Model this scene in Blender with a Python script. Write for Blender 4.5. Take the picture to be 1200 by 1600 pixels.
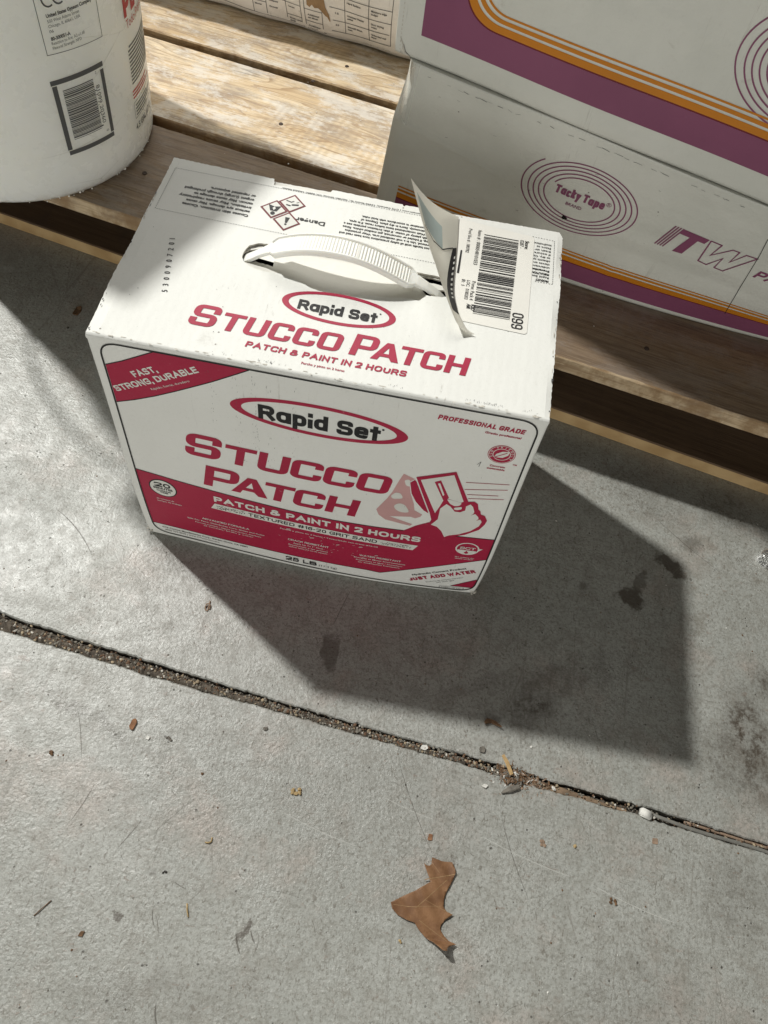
import bpy, bmesh, math, random
from mathutils import Vector, Matrix
from mathutils.geometry import tessellate_polygon
R = math.radians
sc = bpy.context.scene
for o in list(bpy.data.objects): bpy.data.objects.remove(o)

# ------------------------------------------------------------------ camera
cam_d = bpy.data.cameras.new('camera'); cam = bpy.data.objects.new('camera', cam_d)
sc.collection.objects.link(cam); sc.camera = cam
cam_d.sensor_fit = 'VERTICAL'; cam_d.sensor_height = 36.0; cam_d.sensor_width = 27.0
cam_d.lens = 1224.3 / 1600 * 36.0
cam_d.clip_start = 0.01; cam_d.clip_end = 100
cam.matrix_world = Matrix(((0.9822, -0.1878, 0.0072, 0.2112),
                           (0.1642, 0.8387, -0.5193, -0.3212),
                           (0.0915, 0.5112, 0.8546, 0.6398),
                           (0, 0, 0, 1)))

# ------------------------------------------------------------------ light
w = bpy.data.worlds.new('World'); sc.world = w; w.use_nodes = True
bg = w.node_tree.nodes['Background']
bg.inputs[0].default_value = (1.0, 0.975, 0.89, 1); bg.inputs[1].default_value = 0.068

def lamp(name, kind, loc, power, color, size, target=None):
    d = bpy.data.lights.new(name, kind); d.energy = power; d.color = color
    if kind == 'AREA': d.shape = 'DISK'; d.size = size
    else: d.shadow_soft_size = size
    o = bpy.data.objects.new(name, d); sc.collection.objects.link(o); o.location = loc
    if target is not None:
        o.rotation_euler = (Vector(target) - Vector(loc)).to_track_quat('-Z', 'Y').to_euler()
    return o
lamp('work_lamp', 'POINT', (-2.68, 1.79, 4.07), 1130, (1.0, 0.99, 0.945), 0.10)
lamp('rear_fill', 'AREA', (-0.4, 2.3, 2.3), 36, (1.0, 0.98, 0.92), 1.5, (0.1, 0.2, 0.2))  # unseen fill added high at the back to lift the shaded tops
lamp('front_fill', 'AREA', (0.2, -2.6, 0.55), 30, (1.0, 0.985, 0.93), 1.6, (0.2, 0.2, 0.25))  # unseen fill added behind the camera to brighten the upright faces
sc.view_settings.view_transform = 'Standard'; sc.view_settings.look = 'None'
sc.view_settings.exposure = 0; sc.view_settings.gamma = 1

# ------------------------------------------------------------------ node helper
class N:
    def __init__(s, name):
        s.m = bpy.data.materials.new(name); s.m.use_nodes = True
        s.t = s.m.node_tree; s.t.nodes.clear()
        s.out = s.t.nodes.new('ShaderNodeOutputMaterial')
        s.b = s.t.nodes.new('ShaderNodeBsdfPrincipled')
        s.t.links.new(s.b.outputs[0], s.out.inputs[0])
        s.co = s.t.nodes.new('ShaderNodeTexCoord').outputs['Object']
    def put(s, sock, v):
        if hasattr(v, 'is_linked') or isinstance(v, bpy.types.NodeSocket): s.t.links.new(v, sock)
        else:
            if isinstance(v, (tuple, list)) and len(v) == 3 and sock.type == 'RGBA': v = (*v, 1)
            sock.default_value = v
    def noise(s, scale, detail=3, rough=0.5, co=None, dist=0.0):
        n = s.t.nodes.new('ShaderNodeTexNoise')
        n.inputs['Scale'].default_value = scale; n.inputs['Detail'].default_value = detail
        n.inputs['Roughness'].default_value = rough; n.inputs['Distortion'].default_value = dist
        s.t.links.new(co or s.co, n.inputs['Vector']); return n.outputs['Fac']
    def voro(s, scale, co=None, out='Distance', feature='F1'):
        n = s.t.nodes.new('ShaderNodeTexVoronoi'); n.feature = feature
        n.inputs['Scale'].default_value = scale
        s.t.links.new(co or s.co, n.inputs['Vector']); return n.outputs[out]
    def ramp(s, v, a, b, lo=0.0, hi=1.0):
        n = s.t.nodes.new('ShaderNodeMapRange'); n.interpolation_type = 'SMOOTHSTEP'
        s.put(n.inputs['Value'], v); n.inputs['From Min'].default_value = a; n.inputs['From Max'].default_value = b
        n.inputs['To Min'].default_value = lo; n.inputs['To Max'].default_value = hi; return n.outputs[0]
    def math(s, op, a, b=0.0):
        n = s.t.nodes.new('ShaderNodeMath'); n.operation = op
        s.put(n.inputs[0], a); s.put(n.inputs[1], b); return n.outputs[0]
    def vm(s, op, a, b):
        n = s.t.nodes.new('ShaderNodeVectorMath'); n.operation = op
        s.put(n.inputs[0], a); s.put(n.inputs[1], b); return n.outputs['Value'] if op in ('LENGTH', 'DISTANCE') else n.outputs[0]
    def mix(s, f, a, b, mode='MIX'):
        n = s.t.nodes.new('ShaderNodeMix'); n.data_type = 'RGBA'; n.blend_type = mode
        s.put(n.inputs[0], f); s.put(n.inputs[6], a); s.put(n.inputs[7], b); return n.outputs[2]
    def scale(s, v, co=None, rot=(0, 0, 0), loc=(0, 0, 0)):
        n = s.t.nodes.new('ShaderNodeMapping'); n.inputs['Scale'].default_value = v
        n.inputs['Rotation'].default_value = rot; n.inputs['Location'].default_value = loc
        s.t.links.new(co or s.co, n.inputs['Vector']); return n.outputs[0]
    def rnd(s):
        n = s.t.nodes.new('ShaderNodeObjectInfo'); return n.outputs['Random']
    def bump(s, h, strength=0.3, dist=0.001, prev=None):
        n = s.t.nodes.new('ShaderNodeBump'); n.inputs['Strength'].default_value = strength
        n.inputs['Distance'].default_value = dist; s.put(n.inputs['Height'], h)
        if prev: s.t.links.new(prev, n.inputs['Normal'])
        s.t.links.new(n.outputs[0], s.b.inputs['Normal']); return n.outputs[0]
    def done(s, col=None, rough=None, spec=None, metal=None):
        if col is not None: s.put(s.b.inputs['Base Color'], col)
        if rough is not None: s.put(s.b.inputs['Roughness'], rough)
        if spec is not None: s.b.inputs['Specular IOR Level'].default_value = spec
        if metal is not None: s.b.inputs['Metallic'].default_value = metal
        return s.m

def simple(name, col, rough=0.6, var=0.15, sc_=40, bump=0.15, spec=0.35):
    n = N(name); f = n.ramp(n.noise(sc_, 5, 0.6), 0.3, 0.7)
    c2 = tuple(c * (1 - var) for c in col)
    n.bump(n.noise(sc_ * 6, 3), bump, 0.0006)
    return n.done(n.mix(f, c2, col), rough, spec)

# concrete
def concrete():
    n = N('concrete'); co = n.co
    big = n.ramp(n.noise(4.0, 6, 0.6), 0.3, 0.7)
    c = n.mix(big, (0.33, 0.338, 0.312), (0.415, 0.422, 0.394))
    pink = n.ramp(n.noise(11, 6, 0.7, n.scale((1, 1, 1), loc=(3, 1, 0))), 0.5, 0.68)
    c = n.mix(n.math('MULTIPLY', pink, 0.7), c, (0.39, 0.335, 0.295))
    mott = n.noise(75, 8, 0.8)
    c = n.mix(n.ramp(mott, 0.45, 0.60, 0, 0.55), c, (0.25, 0.245, 0.215))
    worm = n.noise(360, 6, 0.82)
    c = n.mix(n.ramp(worm, 0.48, 0.59, 0, 0.68), c, (0.19, 0.185, 0.16))
    c = n.mix(n.ramp(n.noise(520, 3, 0.7, n.scale((1, 1, 1), loc=(7, 3, 0))), 0.58, 0.72, 0, 0.5), c, (0.68, 0.68, 0.63))
    fl = n.noise(330, 3, 0.6, n.scale((1, 0.55, 1), rot=(0, 0, 0.9), loc=(4, 4, 0)), 1.2)
    c = n.mix(n.ramp(fl, 0.61, 0.66, 0, 0.62), c, (0.15, 0.135, 0.11))
    fl2 = n.noise(240, 4, 0.6, n.scale((0.5, 1, 1), rot=(0, 0, 0.3), loc=(9, 2, 0)), 1.0)
    c = n.mix(n.ramp(fl2, 0.63, 0.70, 0, 0.5), c, (0.24, 0.185, 0.15))
    # dark pin holes, thinned out by a mask
    pit = n.ramp(n.voro(150), 0.08, 0.16, 1, 0)
    pm = n.ramp(n.noise(75, 2, 0.5, n.scale((1, 1, 1), loc=(1, 8, 0))), 0.55, 0.62)
    pits = n.math('MULTIPLY', pit, pm)
    c = n.mix(n.math('MULTIPLY', pits, 0.85), c, (0.06, 0.055, 0.045))
    pit2 = n.ramp(n.voro(48, n.scale((1, 1, 1), loc=(2, 2, 0))), 0.035, 0.075, 1, 0)
    pm2 = n.ramp(n.noise(21, 2, 0.5), 0.60, 0.64)
    c = n.mix(n.math('MULTIPLY', n.math('MULTIPLY', pit2, pm2), 0.9), c, (0.05, 0.045, 0.04))
    # irregular dirty blooms, denser to the right of the box
    bl = n.ramp(n.noise(17, 7, 0.72, n.scale((1, 1, 1), loc=(5, 2, 0))), 0.57, 0.72)
    sepx = n.t.nodes.new('ShaderNodeSeparateXYZ'); n.t.links.new(co, sepx.inputs[0])
    bl = n.math('MULTIPLY', bl, n.ramp(sepx.outputs[0], 0.25, 0.6, 0.15, 0.8))
    c = n.mix(bl, c, (0.17, 0.15, 0.12))
    pa = n.ramp(n.noise(26, 8, 0.75, n.scale((1, 1.3, 1), rot=(0, 0, .4), loc=(6, 9, 0))), 0.53, 0.66)
    c = n.mix(n.math('MULTIPLY', pa, 0.5), c, (0.25, 0.235, 0.205))
    pb = n.ramp(n.noise(19, 8, 0.75, n.scale((1, 1, 1), loc=(3, 12, 0))), 0.56, 0.70)
    c = n.mix(n.math('MULTIPLY', pb, 0.35), c, (0.58, 0.59, 0.565))
    # long fine scratches
    def scratch(rz, s1, s2, loc, lo):
        v = n.voro(1.0, n.scale((s1, s2, 1), rot=(0, 0, rz), loc=loc), 'Distance', 'DISTANCE_TO_EDGE')
        msk = n.ramp(n.noise(9, 2, 0.5, n.scale((1, 1, 1), loc=loc)), 0.54, 0.62)
        return n.math('MULTIPLY', n.ramp(v, 0.0, lo, 1, 0), msk)
    for rz, s1, s2, loc, lo in ((0.3, 22, 2.5, (3, 1, 0), 0.008), (-1.0, 26, 3, (9, 4, 0), 0.009), (1.9, 18, 2, (1, 6, 0), 0.006)):
        c = n.mix(n.math('MULTIPLY', scratch(rz, s1, s2, loc, lo), 0.6), c, (0.22, 0.21, 0.185))
    patch = n.ramp(n.noise(70, 9, 0.82), 0.44, 0.60)
    # stains that belong to this floor (x, y, size x, size y, strength)
    nz = n.t.nodes.new('ShaderNodeTexNoise'); nz.inputs['Scale'].default_value = 55; nz.inputs['Detail'].default_value = 6
    nz.inputs['Roughness'].default_value = 0.7; n.t.links.new(co, nz.inputs['Vector'])
    off = n.vm('SCALE', n.vm('SUBTRACT', nz.outputs['Color'], (0.5, 0.5, 0.5)), (0, 0, 0))
    off.node.inputs['Scale'].default_value = 0.030
    wob = n.vm('ADD', co, off)
    for x, y, sx, sy, st, rz in ((0.4475, 0.0265, 0.0115, 0.0125, 0.62, 0.3), (0.485, 0.068, 0.017, 0.008, 0.58, -0.5),
                             (0.183, -0.080, 0.0065, 0.017, 0.45, 0.1), (0.362, -0.092, 0.021, 0.015, 0.45, 0.2),
                             (0.352, -0.112, 0.011, 0.020, 0.26, 0.2), (0.395, -0.060, 0.05, 0.018, 0.22, 0.5), (0.548, -0.085, 0.022, 0.05, 0.50, 0.15), (0.53, -0.11, 0.05, 0.03, 0.28, -0.4), (0.565, -0.03, 0.012, 0.02, 0.42, 0.3), (0.33, -0.08, 0.06, 0.012, 0.2, 0.35), (0.455, 0.045, 0.006, 0.012, 0.42, -0.5),
                             (-0.008, -0.168, 0.045, 0.006, 0.30, -0.30), (0.04, -0.185, 0.05, 0.005, 0.16, -0.2),
                             (0.505, 0.098, 0.012, 0.009, 0.35, 0), (0.53, -0.215, 0.035, 0.03, 0.20, 0.6),
                             (0.46, 0.145, 0.05, 0.03, 0.22, -0.4), (0.54, 0.15, 0.03, 0.03, 0.3, 0), (0.45, -0.3, 0.06, 0.05, 0.12, 0), (0.12, -0.345, 0.08, 0.02, 0.14, 0.2),
                             (0.27, -0.03, 0.09, 0.05, 0.12, 0.2), (0.075, -0.305, 0.006, 0.004, 0.5, 0.5), (0.165, -0.30, 0.003, 0.011, 0.5, -0.6),
                             (0.09, -0.27, 0.006, 0.003, 0.35, 0.5), (0.40, 0.03, 0.008, 0.006, 0.4, 0), (0.30, -0.15, 0.004, 0.014, 0.15, 0)):
        mp = n.t.nodes.new('ShaderNodeMapping'); mp.vector_type = 'TEXTURE'
        mp.inputs['Location'].default_value = (x, y, 0); mp.inputs['Rotation'].default_value = (0, 0, rz)
        mp.inputs['Scale'].default_value = (sx, sy, 1)
        n.t.links.new(wob, mp.inputs['Vector'])
        d = n.vm('LENGTH', mp.outputs[0], (0, 0, 0))
        f = n.ramp(d, *((0.72, 1.12) if st > .4 and max(sx, sy) < .02 else (0.30, 1.35)), min(.93, st * 1.45), 0)
        if max(sx, sy) >= .02: f = n.math('MULTIPLY', f, n.math('ADD', n.math('MULTIPLY', patch, 0.95), 0.40))
        c = n.mix(f, c, (0.070, 0.055, 0.040))
    grit = n.noise(380, 5, 0.6)
    worn = n.ramp(n.noise(13, 5, 0.7, n.scale((1, 1, 1), loc=(8, 8, 0))), 0.40, 0.62, 0.35, 1.0)
    h = n.math('ADD', n.math('MULTIPLY', n.math('MULTIPLY', grit, worn), 1.3), n.math('MULTIPLY', mott, 0.7))
    h = n.math('SUBTRACT', h, n.math('MULTIPLY', pits, 0.8))
    n.bump(h, 0.7, 0.0008)
    return n.done(c, n.ramp(mott, 0.3, 0.7, 0.28, 0.47), 0.68)
M_conc = concrete()

def wood(name='wood', grime=0.0):
    n = N(name); co = n.co
    r = n.rnd(); off = n.t.nodes.new('ShaderNodeCombineXYZ')
    n.put(off.inputs[0], n.math('MULTIPLY', r, 9.0)); n.put(off.inputs[1], n.math('MULTIPLY', r, 4.0)); n.put(off.inputs[2], n.math('MULTIPLY', r, 2.0))
    co = n.vm('ADD', co, off.outputs[0])
    warp = n.t.nodes.new('ShaderNodeTexNoise'); warp.inputs['Scale'].default_value = 5; n.t.links.new(n.scale((0.6, 1.6, 1), co), warp.inputs['Vector'])
    wv = n.vm('SCALE', n.vm('SUBTRACT', warp.outputs['Color'], (0.5, 0.5, 0.5)), (0, 0, 0)); wv.node.inputs['Scale'].default_value = 0.09
    cw = n.vm('ADD', co, wv)
    ring = n.noise(1.0, 2, 0.5, n.scale((2.2, 46, 46), cw))
    grain = n.noise(1.0, 5, 0.75, n.scale((16, 420, 420), co))
    lines = n.math('FRACT', n.math('MULTIPLY', ring, 9.0))
    c = n.mix(n.ramp(ring, 0.3, 0.7), (0.54, 0.40, 0.24), (0.68, 0.56, 0.39))
    c = n.mix(n.math('MULTIPLY', n.ramp(lines, 0.62, 0.98), 0.62), c, (0.27, 0.16, 0.075))
    c = n.mix(n.ramp(grain, 0.46, 0.66, 0, 0.6), c, (0.28, 0.18, 0.10))
    dirt = n.ramp(n.noise(14, 8, 0.75, n.scale((0.6, 1.3, 1), co)), 0.42, 0.62)
    c = n.mix(n.math('MULTIPLY', dirt, 0.72), c, (0.27, 0.22, 0.18))
    # chalky plaster film scuffed on the upper faces
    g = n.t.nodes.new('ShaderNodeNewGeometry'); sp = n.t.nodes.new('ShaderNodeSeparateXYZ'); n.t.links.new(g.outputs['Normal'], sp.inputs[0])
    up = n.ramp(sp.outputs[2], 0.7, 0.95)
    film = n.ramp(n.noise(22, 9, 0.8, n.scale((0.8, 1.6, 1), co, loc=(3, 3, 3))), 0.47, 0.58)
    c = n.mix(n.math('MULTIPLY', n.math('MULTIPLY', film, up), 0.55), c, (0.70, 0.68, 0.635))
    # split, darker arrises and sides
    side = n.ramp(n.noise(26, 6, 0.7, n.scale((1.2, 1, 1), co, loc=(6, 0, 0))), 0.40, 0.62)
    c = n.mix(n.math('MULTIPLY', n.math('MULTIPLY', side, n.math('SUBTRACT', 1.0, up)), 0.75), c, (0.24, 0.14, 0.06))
    knot = n.ramp(n.voro(5.0, n.scale((1, 2.2, 1), co)), 0.03, 0.085, 1, 0)
    c = n.mix(n.math('MULTIPLY', knot, 0.7), c, (0.17, 0.10, 0.05))
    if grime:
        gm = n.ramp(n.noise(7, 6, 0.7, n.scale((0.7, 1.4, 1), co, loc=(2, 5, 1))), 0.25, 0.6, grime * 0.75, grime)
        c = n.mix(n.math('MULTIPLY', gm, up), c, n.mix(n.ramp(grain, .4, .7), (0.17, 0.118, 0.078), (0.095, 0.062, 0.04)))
    saw = n.t.nodes.new('ShaderNodeTexWave'); saw.bands_direction = 'X'; saw.inputs['Scale'].default_value = 38; saw.inputs['Distortion'].default_value = 3; n.t.links.new(n.scale((1, .25, 1), co, rot=(0, 0, .25)), saw.inputs['Vector'])
    sm = n.ramp(n.noise(6, 2, 0.5, co), 0.5, 0.62)
    c = n.mix(n.math('MULTIPLY', n.math('MULTIPLY', saw.outputs['Fac'], sm), 0.22), c, (0.25, 0.17, 0.10))
    ck = n.voro(1.0, n.scale((3.5, 55, 1), co), 'Distance', 'DISTANCE_TO_EDGE')
    ckm = n.ramp(n.noise(9, 2, 0.5, n.scale((.5, 1, 1), co, loc=(8, 1, 0))), 0.58, 0.64)
    crack = n.math('MULTIPLY', n.ramp(ck, 0.0, 0.035, 1, 0), ckm)
    c = n.mix(n.math('MULTIPLY', crack, 0.75), c, (0.07, 0.045, 0.03))
    h = n.math('ADD', n.math('MULTIPLY', grain, 0.8), n.math('MULTIPLY', lines, -0.3))
    h = n.math('SUBTRACT', h, n.math('MULTIPLY', crack, 1.2))
    n.bump(n.math('ADD', h, n.noise(60, 5, 0.7)), 0.55, 0.0011)
    return n.done(c, 0.62, 0.3)
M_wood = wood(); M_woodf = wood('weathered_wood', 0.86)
def wood_dark():  # lower pallet boards: shade under the deck is put into this darker colour
    n = N('shaded_wood'); co = n.co
    grain = n.noise(1.0, 5, 0.75, n.scale((10, 160, 160), co)); ring = n.noise(1.0, 2, 0.5, n.scale((2, 30, 30), co))
    c = n.mix(n.ramp(ring, 0.3, 0.7), (0.13, 0.085, 0.05), (0.20, 0.135, 0.085))
    c = n.mix(n.ramp(grain, 0.4, 0.7, 0, 0.55), c, (0.07, 0.04, 0.025))
    c = n.mix(n.ramp(n.noise(20, 6, 0.7), 0.5, 0.68, 0, 0.6), c, (0.10, 0.07, 0.05))
    g = n.t.nodes.new('ShaderNodeNewGeometry'); sp = n.t.nodes.new('ShaderNodeSeparateXYZ'); n.t.links.new(g.outputs['Normal'], sp.inputs[0])
    fr = n.ramp(n.math('ABSOLUTE', sp.outputs[1]), 0.7, 0.95)
    c = n.mix(n.math('MULTIPLY', fr, 0.8), c, n.mix(n.ramp(n.noise(30, 4), 0.35, 0.65), (0.50, 0.33, 0.15), (0.66, 0.47, 0.24)))
    n.bump(grain, 0.5, 0.001)
    return n.done(c, 0.7, 0.2)
M_wood2 = wood_dark()

def card(name, a, b, smudge=0.25, seed=0.0, fl=0.22, flutes=True):
    n = N(name); co = n.scale((1, 1, 1), loc=(seed, seed * 2, 0))
    c = n.mix(n.ramp(n.noise(8, 5, 0.6, co), 0.35, 0.65), a, b)
    sm = n.ramp(n.noise(34, 7, 0.75, co, 0.4), 0.62, 0.74)
    c = n.mix(n.math('MULTIPLY', sm, smudge), c, (0.36, 0.33, 0.27))
    fine = n.noise(480, 3, 0.7, co)
    c = n.mix(n.ramp(fine, 0.55, 0.75, 0, 0.13), c, (0.45, 0.43, 0.37))
    spk = n.math('MULTIPLY', n.ramp(n.voro(120, co), 0.05, 0.11, 1, 0), n.ramp(n.noise(33, 2, 0.5, co), 0.64, 0.68))
    c = n.mix(n.math('MULTIPLY', spk, 0.8), c, (0.12, 0.10, 0.08))
    vs = n.noise(1.0, 4, 0.7, n.scale((320, 60, 14), co))
    msk = n.ramp(n.noise(11, 2, 0.5, co), 0.55, 0.66)
    c = n.mix(n.math('MULTIPLY', n.math('MULTIPLY', n.ramp(vs, 0.60, 0.70), msk), 0.4), c, (0.30, 0.28, 0.24))
    if not flutes:
        b0 = n.bump(n.math('ADD', n.noise(7, 4, .6, co), n.math('MULTIPLY', n.noise(2.5, 1, .5, n.scale((1, 6, 14), co)), .8)), 0.8, 0.007)
    else: b0 = None
    if flutes:
        wv = n.t.nodes.new('ShaderNodeTexWave'); wv.bands_direction = 'X'; wv.inputs['Scale'].default_value = 52; wv.inputs['Distortion'].default_value = 0.4
        n.t.links.new(co, wv.inputs['Vector'])
        b1 = n.bump(wv.outputs['Fac'], 0.05, 0.0006)
    else: b1 = b0
    b2 = n.bump(n.noise(26, 5, 0.6, co), fl, 0.0035, b1)
    n.bump(n.math('ADD', fine, n.noise(170, 3, 0.6, co)), 0.16, 0.0006, b2)
    return n.done(c, 0.58, 0.3)
M_card = card('white_cardboard', (0.765, 0.768, 0.73), (0.80, 0.803, 0.768), 0.22)
M_card_in = card('inner_cardboard', (0.70, 0.69, 0.64), (0.76, 0.75, 0.70), 0.3, 4.0)
M_edge = simple('torn_cardboard_edge', (0.72, 0.68, 0.60), 0.9, 0.35, 300, 0.5)
M_tcard = card('grey_white_cardboard', (0.63, 0.635, 0.58), (0.69, 0.69, 0.635), 0.35, 2.0, 0.45, False)
M_kraft = simple('kraft_paper', (0.34, 0.22, 0.12), 0.85, 0.3, 60, 0.4)
M_dark = simple('dark_inside', (0.012, 0.011, 0.010), 0.9, 0.2, 50, 0.1)

def ink(name, col, wear=0.25, rough=0.5, under=(0.70, 0.69, 0.64), thr=0.63):
    n = N(name)
    c = n.mix(n.ramp(n.noise(12, 4, 0.6), 0.3, 0.7), tuple(x * 0.88 for x in col), col)
    sc1 = n.ramp(n.noise(70, 8, 0.8, dist=0.8), thr, thr + 0.12)
    c = n.mix(n.math('MULTIPLY', sc1, wear), c, under)
    c = n.mix(n.ramp(n.noise(420, 4, 0.6), 0.62, 0.82, 0, wear * 0.3), c, under)
    n.bump(n.noise(26, 5, 0.6), 0.2, 0.003)
    return n.done(c, rough, 0.35)
M_red = ink('crimson_ink', (0.40, 0.014, 0.055), 0.35)
M_black = ink('black_ink', (0.012, 0.012, 0.013), 0.3)
M_white = ink('white_ink', (0.76, 0.76, 0.71), 0.0)
M_pink = ink('pink_ink', (0.62, 0.36, 0.35), 0.2)
M_purple = ink('purple_ink', (0.25, 0.078, 0.15), 0.2, 0.45, (0.5, 0.45, 0.42), 0.66)
M_orange = ink('orange_ink', (0.60, 0.215, 0.012), 0.12)
M_maroon = ink('maroon_ink', (0.16, 0.015, 0.02), 0.1)
M_label = simple('label_paper', (0.80, 0.785, 0.73), 0.45, 0.05, 30, 0.05)
M_greyink = ink('grey_ink', (0.10, 0.10, 0.10), 0.4)
M_fadered = ink('faded_red_ink', (0.50, 0.045, 0.045), 0.4)
M_teal = ink('teal_ink', (0.46, 0.54, 0.52), 0.2)

def plastic(name, col, rough, sss=0.0, bumps=0.08):
    n = N(name)
    c = n.mix(n.ramp(n.noise(6, 5, 0.6), 0.3, 0.7), tuple(x * 0.93 for x in col), col)
    c = n.mix(n.ramp(n.noise(24, 7, 0.75), 0.63, 0.75, 0, 0.3), c, (0.42, 0.40, 0.33))
    n.bump(n.noise(30, 3), bumps, 0.002)
    if sss:
        n.b.inputs['Subsurface Weight'].default_value = sss
        n.b.inputs['Subsurface Radius'].default_value = (0.01, 0.008, 0.006); n.b.inputs['Subsurface Scale'].default_value = 1.0
    return n.done(c, n.ramp(n.noise(40, 4), 0.3, 0.7, rough, rough + 0.15), 0.5)
def pail_mat():
    n = N('pail_plastic')
    c = n.mix(n.ramp(n.noise(9, 5, 0.6), 0.3, 0.7), (0.84, 0.845, 0.79), (0.89, 0.89, 0.84))
    c = n.mix(n.ramp(n.noise(18, 8, 0.78, n.scale((1, 1, .5))), 0.60, 0.74, 0, 0.45), c, (0.52, 0.50, 0.42))
    sx = n.t.nodes.new('ShaderNodeSeparateXYZ'); n.t.links.new(n.co, sx.inputs[0])
    low = n.math('MULTIPLY', n.ramp(sx.outputs[2], 0.0, 0.012, 1, 0), n.ramp(n.noise(60, 5, .7), .35, .6))
    c = n.mix(n.math('MULTIPLY', low, 0.7), c, (0.33, 0.27, 0.19))
    v = n.voro(1.0, n.scale((9, 9, 30), rot=(0, .5, .3)), 'Distance', 'DISTANCE_TO_EDGE')
    m = n.ramp(n.noise(14, 3, .5), .56, .64)
    scr = n.math('MULTIPLY', n.ramp(v, 0, .012, 1, 0), m)
    c = n.mix(n.math('MULTIPLY', scr, .4), c, (0.45, 0.43, 0.37))
    n.bump(n.math('ADD', n.math('MULTIPLY', scr, -1.0), n.noise(22, 4, .6)), 0.16, 0.0015)
    n.b.inputs['Subsurface Weight'].default_value = 0.6; n.b.inputs['Subsurface Radius'].default_value = (0.05, 0.046, 0.036); n.b.inputs['Subsurface Scale'].default_value = 1.0
    return n.done(c, n.ramp(n.noise(30, 6, .7), .35, .65, .2, .42), 0.5)
M_pail = pail_mat()
M_handle = plastic('handle_plastic', (0.87, 0.865, 0.81), 0.33, 0.2, 0.02)

# ------------------------------------------------------------------ object helpers
C = sc.collection
def tag(o, label=None, cat=None, group=None, kind=None):
    if label: o['label'] = label
    if cat: o['category'] = cat
    if group: o['group'] = group
    if kind: o['kind'] = kind
    return o
def empty(name, loc=(0, 0, 0), rz=0):
    o = bpy.data.objects.new(name, None); C.objects.link(o); o.location = loc; o.rotation_euler = (0, 0, rz)
    o.empty_display_size = 0.02; return o
def mesh(name, verts, faces, mats, parent=None, smooth=False, midx=None):
    me = bpy.data.meshes.new(name); me.from_pydata([tuple(v) for v in verts], [], faces)
    for m in (mats if isinstance(mats, (list, tuple)) else [mats]): me.materials.append(m)
    if midx: me.polygons.foreach_set('material_index', midx)
    if smooth: me.polygons.foreach_set('use_smooth', [True] * len(me.polygons))
    me.update()
    o = bpy.data.objects.new(name, me); C.objects.link(o)
    if parent: o.parent = parent
    return o
def from_bm(name, bm, mats, parent=None, smooth=False):
    me = bpy.data.meshes.new(name); bm.to_mesh(me); bm.free()
    for m in (mats if isinstance(mats, (list, tuple)) else [mats]): me.materials.append(m)
    if smooth: me.polygons.foreach_set('use_smooth', [True] * len(me.polygons))
    o = bpy.data.objects.new(name, me); C.objects.link(o)
    if parent: o.parent = parent
    return o

# ------------------------------------------------------------------ flat print kit (millimetres in, mapped onto a surface)
_tc = {}
def text2d(s, bold):
    k = (s, bold)
    if k in _tc: return _tc[k]
    cu = bpy.data.curves.new('t', 'FONT'); cu.body = s; cu.size = 1.0; cu.resolution_u = 3; cu.offset = bold
    ob = bpy.data.objects.new('t', cu); me = bpy.data.meshes.new_from_object(ob)
    me.calc_loop_triangles()
    v = [(p.co.x, p.co.y) for p in me.vertices]; t = [tuple(x.vertices) for x in me.loop_triangles]
    bpy.data.objects.remove(ob); bpy.data.curves.remove(cu); bpy.data.meshes.remove(me)
    if v:
        x0 = min(a for a, b in v); v = [(a - x0, b) for a, b in v]
    _tc[k] = (v, t); return _tc[k]
def rpath(pts, r, closed=False, n=4):
    out = []; L = len(pts)
    for i in range(L):
        p = Vector(pts[i])
        if not closed and i in (0, L - 1): out.append(tuple(p)); continue
        a = Vector(pts[i - 1]); b = Vector(pts[(i + 1) % L])
        ra = min(r, (a - p).length * 0.5, (b - p).length * 0.5)
        q0 = p + (a - p).normalized() * ra; q1 = p + (b - p).normalized() * ra
        for k in range(n + 1):
            t = k / n; out.append(tuple(q0 * (1 - t) ** 2 + p * 2 * t * (1 - t) + q1 * t * t))
    return out
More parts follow.
